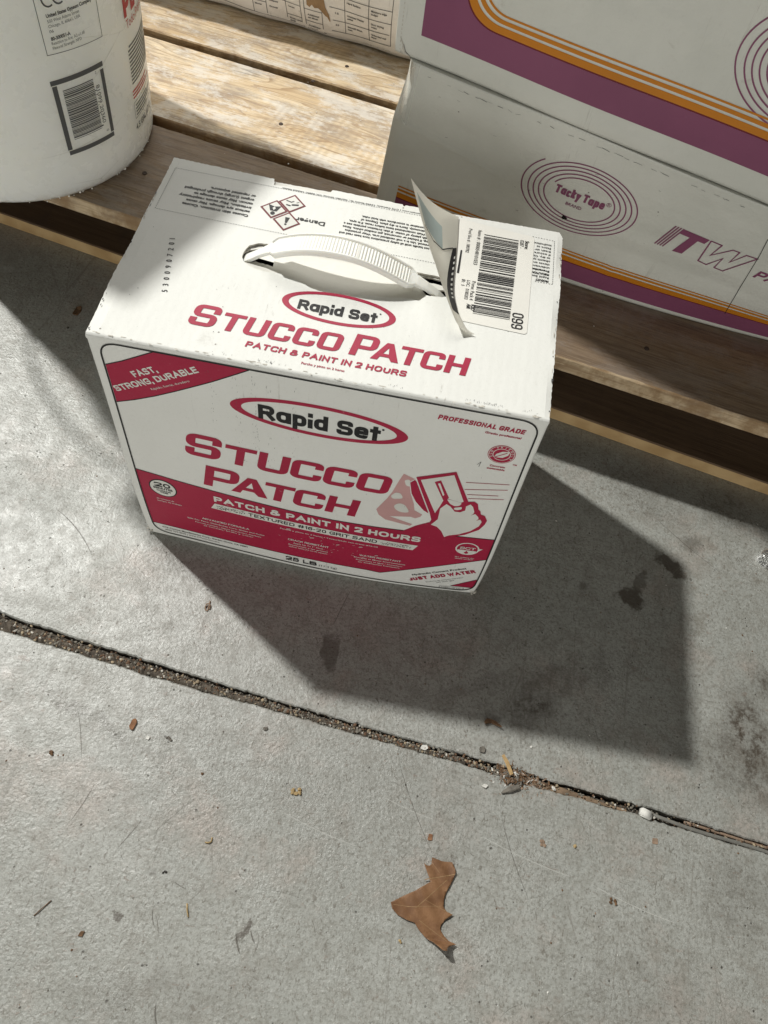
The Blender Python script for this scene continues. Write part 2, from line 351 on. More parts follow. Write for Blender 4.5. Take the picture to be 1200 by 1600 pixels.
class Print:
    def __init__(s, mats, base=0.00016): s.v = []; s.f = []; s.mi = []; s.mats = mats; s.base = base; s.k = 0
    def add(s, v, t, m=0, layer=0, sub=0):
        s.k += 1
        off = s.base + layer * 0.00011 + (s.k % 9) * 0.000004
        if sub:
            bm = bmesh.new(); vs = [bm.verts.new((a, b, 0)) for a, b in v]
            for f in t:
                try: bm.faces.new([vs[i] for i in f])
                except ValueError: pass
            xs = [a for a, b in v]; ys = [b for a, b in v]
            for ax, lo, hi in ((0, min(xs), max(xs)), (1, min(ys), max(ys))):
                q = math.floor(lo / sub) * sub + sub
                while q < hi:
                    no = (1, 0, 0) if ax == 0 else (0, 1, 0); co = (q, 0, 0) if ax == 0 else (0, q, 0)
                    bmesh.ops.bisect_plane(bm, geom=bm.verts[:] + bm.edges[:] + bm.faces[:], plane_co=co, plane_no=no, dist=1e-6)
                    q += sub
            bmesh.ops.triangulate(bm, faces=bm.faces[:]); bm.verts.index_update()
            v = [(p.co.x, p.co.y) for p in bm.verts]; t = [tuple(p.index for p in f.verts) for f in bm.faces]; bm.free()
        b0 = len(s.v); s.v += [(a, b, off) for a, b in v]
        for f in t:
            a, b, c = (v[i] for i in f[:3])
            cr = (b[0] - a[0]) * (c[1] - a[1]) - (b[1] - a[1]) * (c[0] - a[0])
            if abs(cr) < 1e-9: continue
            f = tuple(b0 + i for i in f)
            s.f.append(f if cr > 0 else f[::-1]); s.mi.append(m)
    def poly(s, pts, m=0, layer=0, holes=(), sub=12):
        loops = [list(pts)] + [list(h) for h in holes]
        tr = tessellate_polygon([[Vector((a, b, 0)) for a, b in l] for l in loops])
        s.add([p for l in loops for p in l], tr, m, layer, sub)
    def line(s, pts, wd, m=0, layer=0, closed=False, sub=0):
        P = [Vector(p) for p in pts]; n = len(P); L = []; Rr = []
        for i in range(n):
            a = P[i - 1] if (i > 0 or closed) else None; b = P[(i + 1) % n] if (i < n - 1 or closed) else None
            d1 = (P[i] - a).normalized() if a is not None and (P[i] - a).length > 1e-9 else None
            d2 = (b - P[i]).normalized() if b is not None and (b - P[i]).length > 1e-9 else None
            if d1 is None: d1 = d2
            if d2 is None: d2 = d1
            if d1 is None: d1 = d2 = Vector((1, 0))
            nn = Vector((-(d1.y + d2.y), d1.x + d2.x))
            if nn.length < 1e-6: nn = Vector((-d1.y, d1.x))
            nn.normalize(); k = 1 / max(0.4, nn.dot(Vector((-d1.y, d1.x))))
            ww = wd(i / (n - 1)) if callable(wd) else wd
            L.append(tuple(P[i] + nn * ww / 2 * k)); Rr.append(tuple(P[i] - nn * ww / 2 * k))
        q = n if closed else n - 1; t = []
        for i in range(q):
            j = (i + 1) % n; t += [(n + i, n + j, j), (n + i, j, i)]
        s.add(L + Rr, t, m, layer, sub)
    def ell(s, cx, cy, rx, ry, m=0, layer=0, hole=None, n=56, rot=0):
        c, sn = math.cos(rot), math.sin(rot)
        E = lambda ax, ay, ox=0: [(cx + ox + ax * math.cos(t) * c - ay * math.sin(t) * sn, cy + ax * math.cos(t) * sn + ay * math.sin(t) * c) for t in (2 * math.pi * i / n for i in range(n))]
        if hole:
            a = E(rx, ry); b = E(*hole); t = []
            for i in range(n):
                j = (i + 1) % n; t += [(i, j, n + j), (i, n + j, n + i)]
            s.add(a + b, t, m, layer, 14)
        else: s.poly(E(rx, ry), m, layer, sub=14)
    def text(s, st, x, y, h, m=0, layer=1, bold=0.0, width=None, xs=1.0, rot=0.0, shear=0.0, align='L'):
        v, t = text2d(st, bold)
        if not v: return
        k = h / 0.729
        wd = max(a for a, b in v)
        sx = (width / wd) if width else k * xs
        ox = {'L': 0, 'C': -wd * sx / 2, 'R': -wd * sx}[align]
        c, sn = math.cos(rot), math.sin(rot)
        o = []
        for a, b in v:
            px = a * sx + ox + shear * b * k; py = b * k
            o.append((x + px * c - py * sn, y + px * sn + py * c))
        s.add(o, t, m, layer)
    def rect(s, x0, y0, x1, y1, m=0, layer=0, sub=12): s.poly([(x0, y0), (x1, y0), (x1, y1), (x0, y1)], m, layer, sub=sub)
    def glyph(s, ch, x, y, w_, h, tv, th, m=0, layer=1, shear=0.14):
        hv, hh = tv / 2, th / 2; r = h * 0.17
        A = []
        if ch == 'S': A = [([(w_ - hv, h * .64), (w_ - hv, h - hh), (hv, h - hh), (hv, h / 2), (w_ - hv, h / 2), (w_ - hv, hh), (hv, hh), (hv, h * .36)], 0)]
        if ch == 'T': A = [([(0, h - hh), (w_, h - hh)], 0), ([(w_ / 2, h - th), (w_ / 2, 0)], 0)]
        if ch == 'U': A = [([(hv, h), (hv, hh), (w_ - hv, hh), (w_ - hv, h)], 0)]
        if ch == 'C': A = [([(w_ - hv, h * .66), (w_ - hv, h - hh), (hv, h - hh), (hv, hh), (w_ - hv, hh), (w_ - hv, h * .34)], 0)]
        if ch == 'O': A = [([(w_ - hv, h - hh), (hv, h - hh), (hv, hh), (w_ - hv, hh)], 1)]
        if ch == 'P': A = [([(hv, 0), (hv, h), ], 0), ([(tv, h - hh), (w_ - hv, h - hh), (w_ - hv, h * .42 - hh + hh), (tv, h * .42)], 0)]
        if ch == 'H': A = [([(hv, 0), (hv, h)], 0), ([(w_ - hv, 0), (w_ - hv, h)], 0), ([(tv, h / 2), (w_ - tv, h / 2)], 0)]
        sh = lambda p: (x + p[0] + shear * p[1], y + p[1])
        if ch == 'A':
            a = w_ * 0.36; b = w_ * 0.62
            out = [(-w_ * .04, 0), (a, h), (b, h), (w_ * 1.04, 0), (w_ * 1.04 - tv * 1.15, 0), (w_ * .86 - tv, h * .2), (tv * .78 + w_ * .1, h * .2), (tv * 1.15 - w_ * .04, 0)]
            hole = [(tv * .95 + w_ * .13, h * .38), (w_ * .82 - tv, h * .38), (w_ * .5, h * .74)]
            s.poly([sh(p) for p in out], m, layer, holes=[[sh(p) for p in hole]], sub=0); return
        for pts, cl in A:
            pp = rpath(pts, r, bool(cl), 5)
            n = len(pp)
            P = [Vector(p) for p in pp]; L = []; Q = []
            for i in range(n):
                a = P[i - 1] if (i > 0 or cl) else None; b = P[(i + 1) % n] if (i < n - 1 or cl) else None
                d1 = (P[i] - a) if a is not None else (b - P[i]); d2 = (b - P[i]) if b is not None else (P[i] - a)
                if d1.length < 1e-6: d1 = d2
                if d2.length < 1e-6: d2 = d1
                d = (d1.normalized() + d2.normalized())
                d = d.normalized() if d.length > 1e-6 else d1.normalized()
                nn = Vector((-d.y, d.x))
                off = Vector((nn.x * hv, nn.y * hh))
                L.append(sh(P[i] + off)); Q.append(sh(P[i] - off))
            q = n if cl else n - 1; t = []
            for i in range(q):
                j = (i + 1) % n; t += [(n + i, n + j, j), (n + i, j, i)]
            s.add(L + Q, t, m, layer)
    def build(s, name, fn, parent, xf=None):
        vs = []
        for a, b, o in s.v: vs.append(fn(a / 1000, b / 1000, o))
        o = mesh(name, vs, s.f, s.mats, parent, midx=s.mi)
        if name in ('dashed_frame', 'small_white_lettering', 'fold_smudges', 'scuff_marks', 'rub_marks', 'address_lettering', 'seam_line'): o['kind'] = 'stuff'
        return o

_R = 0.46
GL = {
 'A': (.92, [([(0, 0), (.5, 1.0), (1, 0)], 0, 0), ([(.2, .34), (.8, .34)], 0, 0)]),
 'B': (.80, [([(0, 0), (0, 1)], 0, 0), ([(0, 1), (.92, 1), (.92, .53), (0, .53)], 0, _R), ([(0, .53), (1, .53), (1, 0), (0, 0)], 0, _R)]),
 'C': (.84, [([(1, .68), (1, 1), (0, 1), (0, 0), (1, 0), (1, .32)], 0, _R)]),
 'D': (.82, [([(0, 0), (0, 1)], 0, 0), ([(0, 1), (1, 1), (1, 0), (0, 0)], 0, _R)]),
 'E': (.72, [([(1, 1), (0, 1), (0, 0), (1, 0)], 0, 0), ([(0, .52), (.9, .52)], 0, 0)]),
 'F': (.68, [([(1, 1), (0, 1), (0, 0)], 0, 0), ([(0, .5), (.85, .5)], 0, 0)]),
 'G': (.86, [([(1, .70), (1, 1), (0, 1), (0, 0), (1, 0), (1, .46)], 0, _R), ([(1, .46), (.55, .46)], 0, 0)]),
 'H': (.80, [([(0, 0), (0, 1)], 0, 0), ([(1, 0), (1, 1)], 0, 0), ([(0, .52), (1, .52)], 0, 0)]),
 'I': (.0, [([(0, 0), (0, 1)], 0, 0)]),
 'J': (.60, [([(1, 1), (1, 0), (0, 0), (0, .3)], 0, .4)]),
 'K': (.80, [([(0, 0), (0, 1)], 0, 0), ([(1, 1), (.05, .4)], 0, 0), ([(.32, .58), (1, 0)], 0, 0)]),
 'L': (.66, [([(0, 1), (0, 0), (1, 0)], 0, 0)]),
 'M': (.95, [([(0, 0), (0, 1), (.5, .1), (1, 1), (1, 0)], 0, 0)]),
 'N': (.80, [([(0, 0), (0, 1), (1, 0), (1, 1)], 0, 0)]),
 'O': (.90, [([(0, 0), (1, 0), (1, 1), (0, 1)], 1, _R)]),
 'P': (.76, [([(0, 0), (0, 1)], 0, 0), ([(0, 1), (1, 1), (1, .44), (0, .44)], 0, _R)]),
 'R': (.82, [([(0, 0), (0, 1)], 0, 0), ([(0, 1), (.97, 1), (.97, .47), (0, .47)], 0, _R), ([(.55, .47), (1, 0)], 0, 0)]),
 'S': (.80, [([(.97, .72), (.97, 1), (.03, 1), (.03, .52), (1, .50), (1, 0), (0, 0), (0, .28)], 0, _R)]),
 'T': (.78, [([(0, 1), (1, 1)], 0, 0), ([(.5, 1), (.5, 0)], 0, 0)]),
 'U': (.80, [([(0, 1), (0, 0), (1, 0), (1, 1)], 0, _R)]),
 'V': (.84, [([(0, 1), (.5, 0), (1, 1)], 0, 0)]),
 'W': (1.2, [([(0, 1), (.26, 0), (.5, .95), (.74, 0), (1, 1)], 0, 0)]),
 'X': (.80, [([(0, 1), (1, 0)], 0, 0), ([(0, 0), (1, 1)], 0, 0)]),
 'Y': (.82, [([(0, 1), (.5, .45), (1, 1)], 0, 0), ([(.5, .45), (.5, 0)], 0, 0)]),
 '&': (.92, [([(1, 0), (.12, .80), (.25, 1.03), (.75, 1.0), (.68, .66), (0, .42), (0, 0), (.70, -.02), (.98, .48)], 0, .3)]),
 '#': (.95, [([(.22, 0), (.34, 1)], 0, 0), ([(.7, 0), (.82, 1)], 0, 0), ([(0, .74), (1, .74)], 0, 0), ([(0, .26), (1, .26)], 0, 0)]),
 '-': (.35, [([(0, .42), (1, .42)], 0, 0)]), ',': (.0, [([(0, .02), (-.1, -.22)], 0, 0)]), '.': (.0, [([(0, -.02), (0, .04)], 0, 0)]),
 '(': (.22, [([(1, 1.1), (0, .5), (1, -.15)], 0, .4)]), ')': (.22, [([(0, 1.1), (1, .5), (0, -.15)], 0, .4)]),
 '0': (.66, [([(0, 0), (1, 0), (1, 1), (0, 1)], 1, _R)]),
 '1': (.36, [([(0, .74), (1, 1), (1, 0)], 0, 0)]),
 '2': (.72, [([(0, .70), (0, 1), (1, 1), (1, .60), (.04, .04)], 0, .30), ([(0, 0), (1, 0)], 0, 0)]),
 '3': (.68, [([(0, .78), (0, 1), (.95, 1), (.95, .54), (.4, .54)], 0, _R), ([(.4, .54), (1, .54), (1, 0), (0, 0), (0, .24)], 0, _R)]),
 '5': (.68, [([(.9, 1), (.12, 1), (.04, .54)], 0, 0), ([(.04, .54), (.3, .66), (1, .66), (1, 0), (0, 0), (0, .22)], 0, .34)]),
 '6': (.68, [([(.94, .76), (.94, 1), (0, 1), (0, 0), (1, 0), (1, .60), (0, .60), (0, .3)], 0, _R)]),
 '9': (.68, [([(.06, .24), (.06, 0), (1, 0), (1, 1), (0, 1), (0, .40), (1, .40), (1, .7)], 0, _R)]),
 'a': (.74, [([(0, 0), (.94, 0), (.94, .72), (0, .72)], 1, .5), ([(1, 0), (1, .70)], 0, 0)]),
 'p': (.68, [([(0, 0), (1, 0), (1, .72), (0, .72)], 1, _R), ([(0, -.34), (0, .72)], 0, 0)]),
 'd': (.68, [([(0, 0), (1, 0), (1, .72), (0, .72)], 1, _R), ([(1, 0), (1, 1.04)], 0, 0)]),
 'i': (.0, [([(0, 0), (0, .52)], 0, 0), ([(0, 1.0), (0, 1.06)], 0, 0)]),
 'e': (.68, [([(0, .37), (1, .37)], 0, 0), ([(1, .37), (1, .74), (0, .74), (0, 0), (.95, -.02), (.98, .16)], 0, _R)]),
 't': (.52, [([(.5, 1.0), (.5, 0)], 0, 0), ([(0, .72), (1, .72)], 0, 0)]),
 'c': (.58, [([(1, .54), (1, .72), (0, .72), (0, 0), (1, 0), (1, .18)], 0, _R)]),
 'k': (.58, [([(0, 0), (0, 1.05)], 0, 0), ([(1, .74), (.05, .28)], 0, 0), ([(.35, .44), (1, 0)], 0, 0)]),
 'y': (.62, [([(0, .72), (.5, .05)], 0, 0), ([(1, .72), (.3, -.34)], 0, 0)]),
}
def btext(P, st, x, y, h, m=0, layer=1, th=0.20, width=None, rot=0.0, shear=0.0, align='L', sp=0.10, wob=None):
    """bold lettering built from strokes; h cap height, th stroke / h"""
    t = th * h; tot = 0; fix = 0
    for ch in st:
        if ch == ' ': tot += .36 * h; continue
        fix += t + sp * h; tot += max(0, GL[ch][0] * h - t)
    fix -= sp * h
    k = (width - fix) / tot if width else 1.0
    wd = tot * k + fix; cx = {'L': 0, 'C': -wd / 2, 'R': -wd}[align]
    c, sn = math.cos(rot), math.sin(rot)
    for n_, ch in enumerate(st):
        if ch == ' ': cx += .36 * h * k; continue
        gw = max(0, GL[ch][0] * h - t) * k; dy = wob[n_ % len(wob)] * h if wob else 0
        for pts, cl, r in GL[ch][1]:
            q = [(t / 2 + a * gw, t / 2 + b * (h - t)) for a, b in pts]
            if r: q = rpath(q, r * max(gw, h * .72 if max(b for a, b in pts) < .8 else h), bool(cl), 7)
            else:
                q = list(q)
                if ch not in 'ANVMW&' or len(pts) == 2 and ch not in 'A':
                    for e, f in ((0, 1), (-1, -2)):
                        a = Vector(q[e]); b = Vector(q[f]); d = (a - b)
                        if d.length > 1e-9 and not cl: q[e] = tuple(a + d.normalized() * t / 2)
                else:
                    for e, f in ((0, 1), (-1, -2)):
                        a = Vector(q[e]); b = Vector(q[f]); d = (a - b)
                        if d.length > 1e-9: q[e] = tuple(a + d.normalized() * t * .5)
            o = []
            for a, b in q:
                px = cx + a + shear * b; py = b + dy; o.append((x + px * c - py * sn, y + px * sn + py * c))
            P.line(o, t, m, layer, bool(cl))
        cx += gw + t + sp * h

# ------------------------------------------------------------------ the floor
ju = [(-0.30, -0.078), (-0.19, -0.089), (-0.0966, -0.1016), (-0.0846, -0.1039), (0.0755, -0.1232), (0.2406, -0.14), (0.3387, -0.1479), (0.3759, -0.1522), (0.4531, -0.158), (0.5563, -0.17), (0.8, -0.199)]
jl = [(-0.30, -0.094), (-0.19, -0.104), (-0.0904, -0.1163), (0.0508, -0.1309), (0.2282, -0.1455), (0.3309, -0.1551), (0.3652, -0.1583), (0.4582, -0.1665), (0.5557, -0.1768), (0.8, -0.206)]
def dense(pts, n, amp, seed):
    rr = random.Random(seed); out = []; X0, X1 = pts[0][0], pts[-1][0]; a = 0
    for i in range(n + 1):
        x = X0 + (X1 - X0) * i / n
        for k in range(len(pts) - 1):
            if pts[k][0] <= x <= pts[k + 1][0] + 1e-9:
                t = (x - pts[k][0]) / (pts[k + 1][0] - pts[k][0]); y = pts[k][1] * (1 - t) + pts[k + 1][1] * t; break
        a = a * 0.8 + rr.uniform(-1, 1) * amp * 0.45
        out.append((x, y + a + (rr.uniform(-1, 1) * amp * (1.8 if rr.random() < 0.05 else 0.3))))
    return out
NU = 520
U_ = dense(ju, NU, 0.0008, 1); L_ = dense(jl, NU, 0.0010, 2)
def slab(name, edge, sign, far):
    vs = []; fs = []; n = len(edge)
    rows = [[(x, y - sign * 0.0, -0.016) for x, y in edge], [(x, y, -0.0012) for x, y in edge],
            [(x, y + sign * 0.0012, 0.0) for x, y in edge], [(x, y + sign * 0.05, 0.0) for x, y in edge]]
    rows.append([(x, far, 0.0) for x, y in edge])
    for r in rows: vs += r
    for k in range(len(rows) - 1):
        for i in range(n - 1):
            f = (k * n + i, k * n + i + 1, (k + 1) * n + i + 1, (k + 1) * n + i)
            fs.append(f if sign > 0 else f[::-1])
    # outer reaches of the slab, left and right
    for sx, idx in ((-4.0, 0), (5.0, n - 1)):
        b = len(vs); y0 = edge[idx][1] + sign * 0.0012
        vs += [(sx, y0 - (sx - edge[idx][0]) * 0.11, 0), (sx, far, 0), (edge[idx][0], far, 0), (edge[idx][0], y0, 0)]
        f = (b, b + 3, b + 2, b + 1)
        if (sx < 0) == (sign > 0): fs.append(f)
        else: fs.append(f[::-1])
    return tag(mesh(name, vs, fs, M_conc, smooth=False), kind='structure')
slab('floor', U_, 1, 4.0); slab('floor', L_, -1, -4.0)
M_dirt = simple('joint_dirt', (0.15, 0.125, 0.098), 0.95, 0.65, 160, 1.0)
vs = []; fs = []; rr = random.Random(5)
for i in range(NU + 1):
    x, yu = U_[i]; yl = L_[i][1]
    deep = 0.0056 if 0.31 < x < 0.345 or x > 0.40 else 0.0017
    for k in range(6):
        t = k / 5; lift = (0.0016 if k in (3, 4) and x < 0.33 else 0) + (0.0012 if x < -0.08 else 0)
        vs.append((x, yu * (1 - t) + yl * t + (0.001 if k == 0 else -0.001 if k == 5 else 0), -deep - (0.0060 if k == 0 else 0.0025 if k == 1 else 0) + lift + rr.uniform(-0.0010, 0.0010)))
for i in range(NU):
    for k in range(5):
        a = i * 6 + k; fs.append((a, a + 1, a + 7, a + 6))
tag(mesh('joint_bed', vs, fs, M_dirt), kind='structure')

def lump_bm(bm, c, r, rr, flat=0.6, sub=1):
    m = Matrix.Translation(c) @ Matrix.Rotation(rr.uniform(0, 6.28), 4, 'Z')
    g = bmesh.ops.create_icosphere(bm, subdivisions=sub, radius=1.0, matrix=Matrix.Identity(4))
    sx, sy, sz = r * rr.uniform(.7, 1.3), r * rr.uniform(.6, 1.1), r * flat * rr.uniform(.7, 1.2)
    for v in g['verts']:
        k = rr.uniform(0.72, 1.15); v.co = m @ Vector((v.co.x * sx * k, v.co.y * sy * k, v.co.z * sz * k))
    return g
# hairline scratches and drag marks
M_scr = N('scratch_grey'); M_scr.b.inputs['Alpha'].default_value = 0.42; M_scr = M_scr.done((0.13, 0.115, 0.095), 0.8, 0.2)
M_scl = N('scratch_pale'); M_scl.b.inputs['Alpha'].default_value = 0.35; M_scl = M_scl.done((0.72, 0.72, 0.68), 0.7, 0.2)
P = Print([M_scr, M_scl], 0.00022); rr = random.Random(77)
def curve(x, y, a, l, b, n=9): return [(x + l * t / (n - 1) * math.cos(a + b * t / n), y + l * t / (n - 1) * math.sin(a + b * t / n)) for t in range(n)]
for i in range(520):
    x = rr.uniform(-160, 640); y = rr.uniform(-400, 260); l = rr.choice((2, 3, 4, 6, 9, 14, 22)) * rr.uniform(.7, 1.3)
    if -3 < x < 303 and y > -25: continue
    w0 = rr.uniform(.10, .28) * (1.6 if l < 7 else 1)
    P.line(curve(x, y, rr.choice((rr.gauss(-.9, .3), rr.gauss(.9, .35), rr.uniform(0, 3.14))), l, rr.uniform(-.7, .7)), (lambda t, w0=w0: w0 * (.25 + math.sin(math.pi * min(1, max(0, t))) ** .7)), 1 if rr.random() < .16 else 0, 0)
for x, y, a, l, b, w0 in ((-90, 5, -.45, 62, -.25, .7), (255, -158, -1.15, 75, .1, .45), (342, -186, -1.25, 62, .12, .5), (20, -250, 1.2, 30, .1, .5), (12, -205, 1.9, 40, .1, .4), (190, -20, -1.85, 36, .05, .6), (470, 120, -.75, 80, .1, .5), (160, -300, -1.3, 14, .2, 1.0), (170, -297, -1.2, 9, .2, .9), (98, -296, -1.4, 12, .3, .6), (108, -276, -.4, 10, .1, .5), (118, -350, -1.5, 13, .3, .9), (60, -262, 1.1, 26, .0, .5)):
    P.line(curve(x, y, a, l, b, 14), (lambda t, w0=w0: w0 * (.3 + math.sin(math.pi * min(1, max(0, t))) ** .7)), 0, 0)
for x, y, l in ((175, -215, 60), (330, -205, 70), (70, -178, 50), (250, -190, 40), (420, -225, 60)): P.line(curve(x, y, -.32, l, .1, 12), .9, 1, 0)
o = P.build('scratches', lambda a, b, o: (a, b, o), None); tag(o, 'fine scratches and drag marks on the concrete', kind='stuff')
# gravel, sand and crumbs packed in the joint: too many to count
grits = [simple('grit_tan', (0.46, 0.37, 0.25), 0.9, 0.4, 200, 0.4), simple('grit_grey', (0.26, 0.24, 0.20), 0.9, 0.4, 200, 0.4),
         simple('grit_brown', (0.20, 0.12, 0.075), 0.9, 0.4, 200, 0.4), simple('grit_pale', (0.66, 0.63, 0.56), 0.8, 0.2, 200, 0.3)]
bm = bmesh.new(); rr = random.Random(7)
for i in range(2300):
    u = rr.random(); x = -0.12 + u * 0.47 if rr.random() < 0.86 else rr.uniform(0.34, 0.62)
    j = min(NU, max(0, int((x + 0.30) / 1.1 * NU))); t = rr.betavariate(2.6, 1.6)
    y = U_[j][1] * (1 - t) + L_[j][1] * t
    r = rr.choice((0.0004, 0.0005, 0.0006, 0.0008, 0.0011, 0.0015))
    g = lump_bm(bm, (x, y, -0.0012 + r * .3 + rr.uniform(-0.0008, 0.0012)), r, rr, 0.7, 1)
    mi = rr.choices((0, 1, 2, 3), (3, 6, 4, 1.0))[0]
    for v in g['verts']:
        for f in v.link_faces: f.material_index = mi
tag(from_bm('gravel', bm, grits), 'loose grit and crumbs packed along the floor joint', kind='stuff')

# ------------------------------------------------------------------ the stucco box
W, D, H = 0.30, 0.1823, 0.2568
BR = 0.0026
def bul(x, z):
    u = min(max(x / W, 0), 1); zz = min(max(z / H, 0), 1)
    return 0.0075 * max(0.0, math.sin(math.pi * u ** 1.25)) * (1 - .5 * zz) * (1 - zz ** 4)
def sideb(z):
    zz = min(max(z / H, 0), 1); return 0.0036 * math.sin(math.pi * zz ** 0.7) * (1 - zz)
def front(x, z, o):
    return (x + sideb(z) * ((x / W) - .5) * 2, -bul(x, z) - o, z)
def topz(x, y):
    return H - 0.0022 * math.sin(math.pi * min(max(x / W, 0), 1)) * math.sin(math.pi * min(max(y / D, 0), 1)) * 0.6
def top(x, y, o):
    return (x, y, topz(x, y) + o)
box = empty('cardboard_box', (0, 0, 0))
tag(box, 'white and crimson carton of stucco patch standing on the concrete in front of the pallet', 'box')
# shell: rounded grid box without its top
def shell():
    vs = []; fs = []; idx = {}
    def vert(p):
        k = (round(p[0], 6), round(p[1], 6), round(p[2], 6))
        if k not in idx:
            x, y, z = p; r = 0.0022
            q = Vector((min(max(x, r), W - r), min(max(y, r), D - r), max(z, r)))
            d = Vector(p) - q
            if d.length > 1e-9 and (abs(d.x) + abs(d.y) + abs(d.z) > d.length * 1.0001): P = q + d.normalized() * r
            else: P = Vector(p)
            fy = 1 - y / D
            P.y -= bul(x, z) * max(0, fy) ** 3 - 0.004 * max(0, 1 - fy) ** 3 * math.sin(math.pi * x / W) * (1 - z / H)
            P.x += sideb(z) * ((x / W) - .5) * 2
            idx[k] = len(vs); vs.append(P)
        return idx[k]
    xs = [0, .0008, .0016, .0022] + [i * W / 36 for i in range(1, 36)] + [W - .0022, W - .0016, W - .0008, W]
    ys = [0, .0008, .0016, .0022] + [i * D / 20 for i in range(1, 20)] + [D - .0022, D - .0016, D - .0008, D]
    zt = H - BR - 0.0008
    zs = [0, .0008, .0016, .0022] + [i * zt / 34 for i in range(1, 34)] + [zt]
    def side(A, B, fn, flip):
        for i in range(len(A) - 1):
            for j in range(len(B) - 1):
                f = [vert(fn(A[i], B[j])), vert(fn(A[i + 1], B[j])), vert(fn(A[i + 1], B[j + 1])), vert(fn(A[i], B[j + 1]))]
                fs.append(tuple(f[::-1] if flip else f))
    side(xs, zs, lambda a, b: (a, 0, b), False); side(xs, zs, lambda a, b: (a, D, b), True)
    side(ys, zs, lambda a, b: (0, a, b), True); side(ys, zs, lambda a, b: (W, a, b), False)
    side(xs, ys, lambda a, b: (a, b, 0), True)
    return mesh('body', vs, fs, M_card, box, smooth=True)
shell()
def sheet(name, outline, holes, fn, thick, mats, parent, sub=0.006, jit=0.0, seed=1):
    """cut sheet of board: outline in metres, mapped by fn(x, y, offset), with real thickness"""
    rr = random.Random(seed)
    def rough(l):
        out = []
        for i in range(len(l)):
            a = Vector(l[i]); b = Vector(l[(i + 1) % len(l)]); n = max(1, int((b - a).length / 0.0016)) if jit else 1
            for k in range(n):
                p = a.lerp(b, k / n); out.append((p.x + rr.uniform(-jit, jit), p.y + rr.uniform(-jit, jit)))
        return out
    loops = [rough(outline)] + [rough(h) for h in holes]
    tr = tessellate_polygon([[Vector((a, b, 0)) for a, b in l] for l in loops])
    bm = bmesh.new(); vv = [bm.verts.new((a, b, 0)) for l in loops for a, b in l]
    for f in tr:
        try: bm.faces.new([vv[i] for i in f])
        except ValueError: pass
    bmesh.ops.recalc_face_normals(bm, faces=bm.faces[:])
    if bm.faces[0].normal.z < 0: bmesh.ops.reverse_faces(bm, faces=bm.faces[:])
    xs = [p[0] for p in loops[0]]; ys = [p[1] for p in loops[0]]
    for ax, lo, hi in ((0, min(xs), max(xs)), (1, min(ys), max(ys))):
        q = math.floor(lo / sub) * sub + sub
        while q < hi:
            bmesh.ops.bisect_plane(bm, geom=bm.verts[:] + bm.edges[:] + bm.faces[:], plane_co=(q, 0, 0) if ax == 0 else (0, q, 0), plane_no=(1, 0, 0) if ax == 0 else (0, 1, 0), dist=1e-6)
            q += sub
    if ys and min(ys) < 0.004:
        for q in (-0.0005, 0.0004, 0.0012, 0.002, 0.0026):
            bmesh.ops.bisect_plane(bm, geom=bm.verts[:] + bm.edges[:] + bm.faces[:], plane_co=(0, q, 0), plane_no=(0, 1, 0), dist=1e-6)
    bm.verts.index_update(); n = len(bm.verts)
    flat = [(v.co.x, v.co.y) for v in bm.verts]
    vs = [fn(a, b, 0.0) for a, b in flat] + [fn(a, b, -thick) for a, b in flat]
    fs = []; mi = []
    for f in bm.faces:
        q = tuple(v.index for v in f.verts); fs.append(q); mi.append(0); fs.append(tuple(i + n for i in q[::-1])); mi.append(1)
    for e in bm.edges:
        if len(e.link_faces) == 1:
            f = e.link_faces[0]; a, b = e.verts[0].index, e.verts[1].index
            idx = [v.index for v in f.verts]; ia = idx.index(a)
            if idx[(ia + 1) % len(idx)] != b: a, b = b, a
            fs.append((b, a, a + n, b + n)); mi.append(1)
    bm.free()
    return mesh(name, vs, fs, mats, parent, midx=mi)
def flapmap(x, y, o):
    # rolls over the front arris: y < BR follows a quarter circle of radius BR, then straight down
    if y >= BR:
        ed = max(0, (0.004 - min(x, W - x))) / 0.004
        return (x, y, topz(x, y) + o - ed * ed * 0.0012 * (0.5 + math.sin(y * 90) * .5))
    s_ = (BR - y); q = BR * math.pi / 2; r = BR + o
    if s_ < q:
        a = s_ / BR; return (x, BR - r * math.sin(a), topz(x, BR) - BR + r * math.cos(a))
    d = s_ - q; z = topz(x, BR) - BR - d
    return (x, BR - r - bul(x, z), z)
cut = [(77, 101), (79, 107), (85, 111), (92, 112), (110, 112), (140, 113), (175, 112.5), (199, 112), (222, 111.5), (224.5, 109), (224.5, 94), (219, 92), (208, 91), (203.5, 84.3), (197, 85.3), (190, 84.2), (182, 82), (174, 81.3), (166, 80), (157, 77), (146.4, 75.8), (137, 76.0), (128.6, 77.7), (121, 81.6), (112, 84.8), (101.6, 85.4), (95, 84.5), (86, 86.0), (79.5, 90.0), (76.8, 95)]
outl = [(0.0005, -0.0032), (W - 0.0005, -0.0032), (W - 0.0002, 0.06), (W + 0.0004, 0.12), (W - 0.0003, 0.176), (W - 0.003, 0.1815), (0.2212, 0.1795), (0.1795, 0.1795), (0.1785, 0.1745), (0.1775, 0.1798), (0.1235, 0.1812), (0.1225, 0.1755), (0.0802, 0.1748), (0.079, 0.1812), (0.001, 0.1843), (0.0003, 0.12), (-0.0004, 0.06), (0.0, 0.012)]
sheet('top_flap', outl, [[(a / 1000, b / 1000) for a, b in cut]], flapmap, 0.0014, [M_card, M_edge], box, 0.008, 0.00026, 3)
inn = [(0.003, 0.004), (W - 0.003, 0.004), (W - 0.003, D - 0.0015), (0.003, D - 0.0015)]
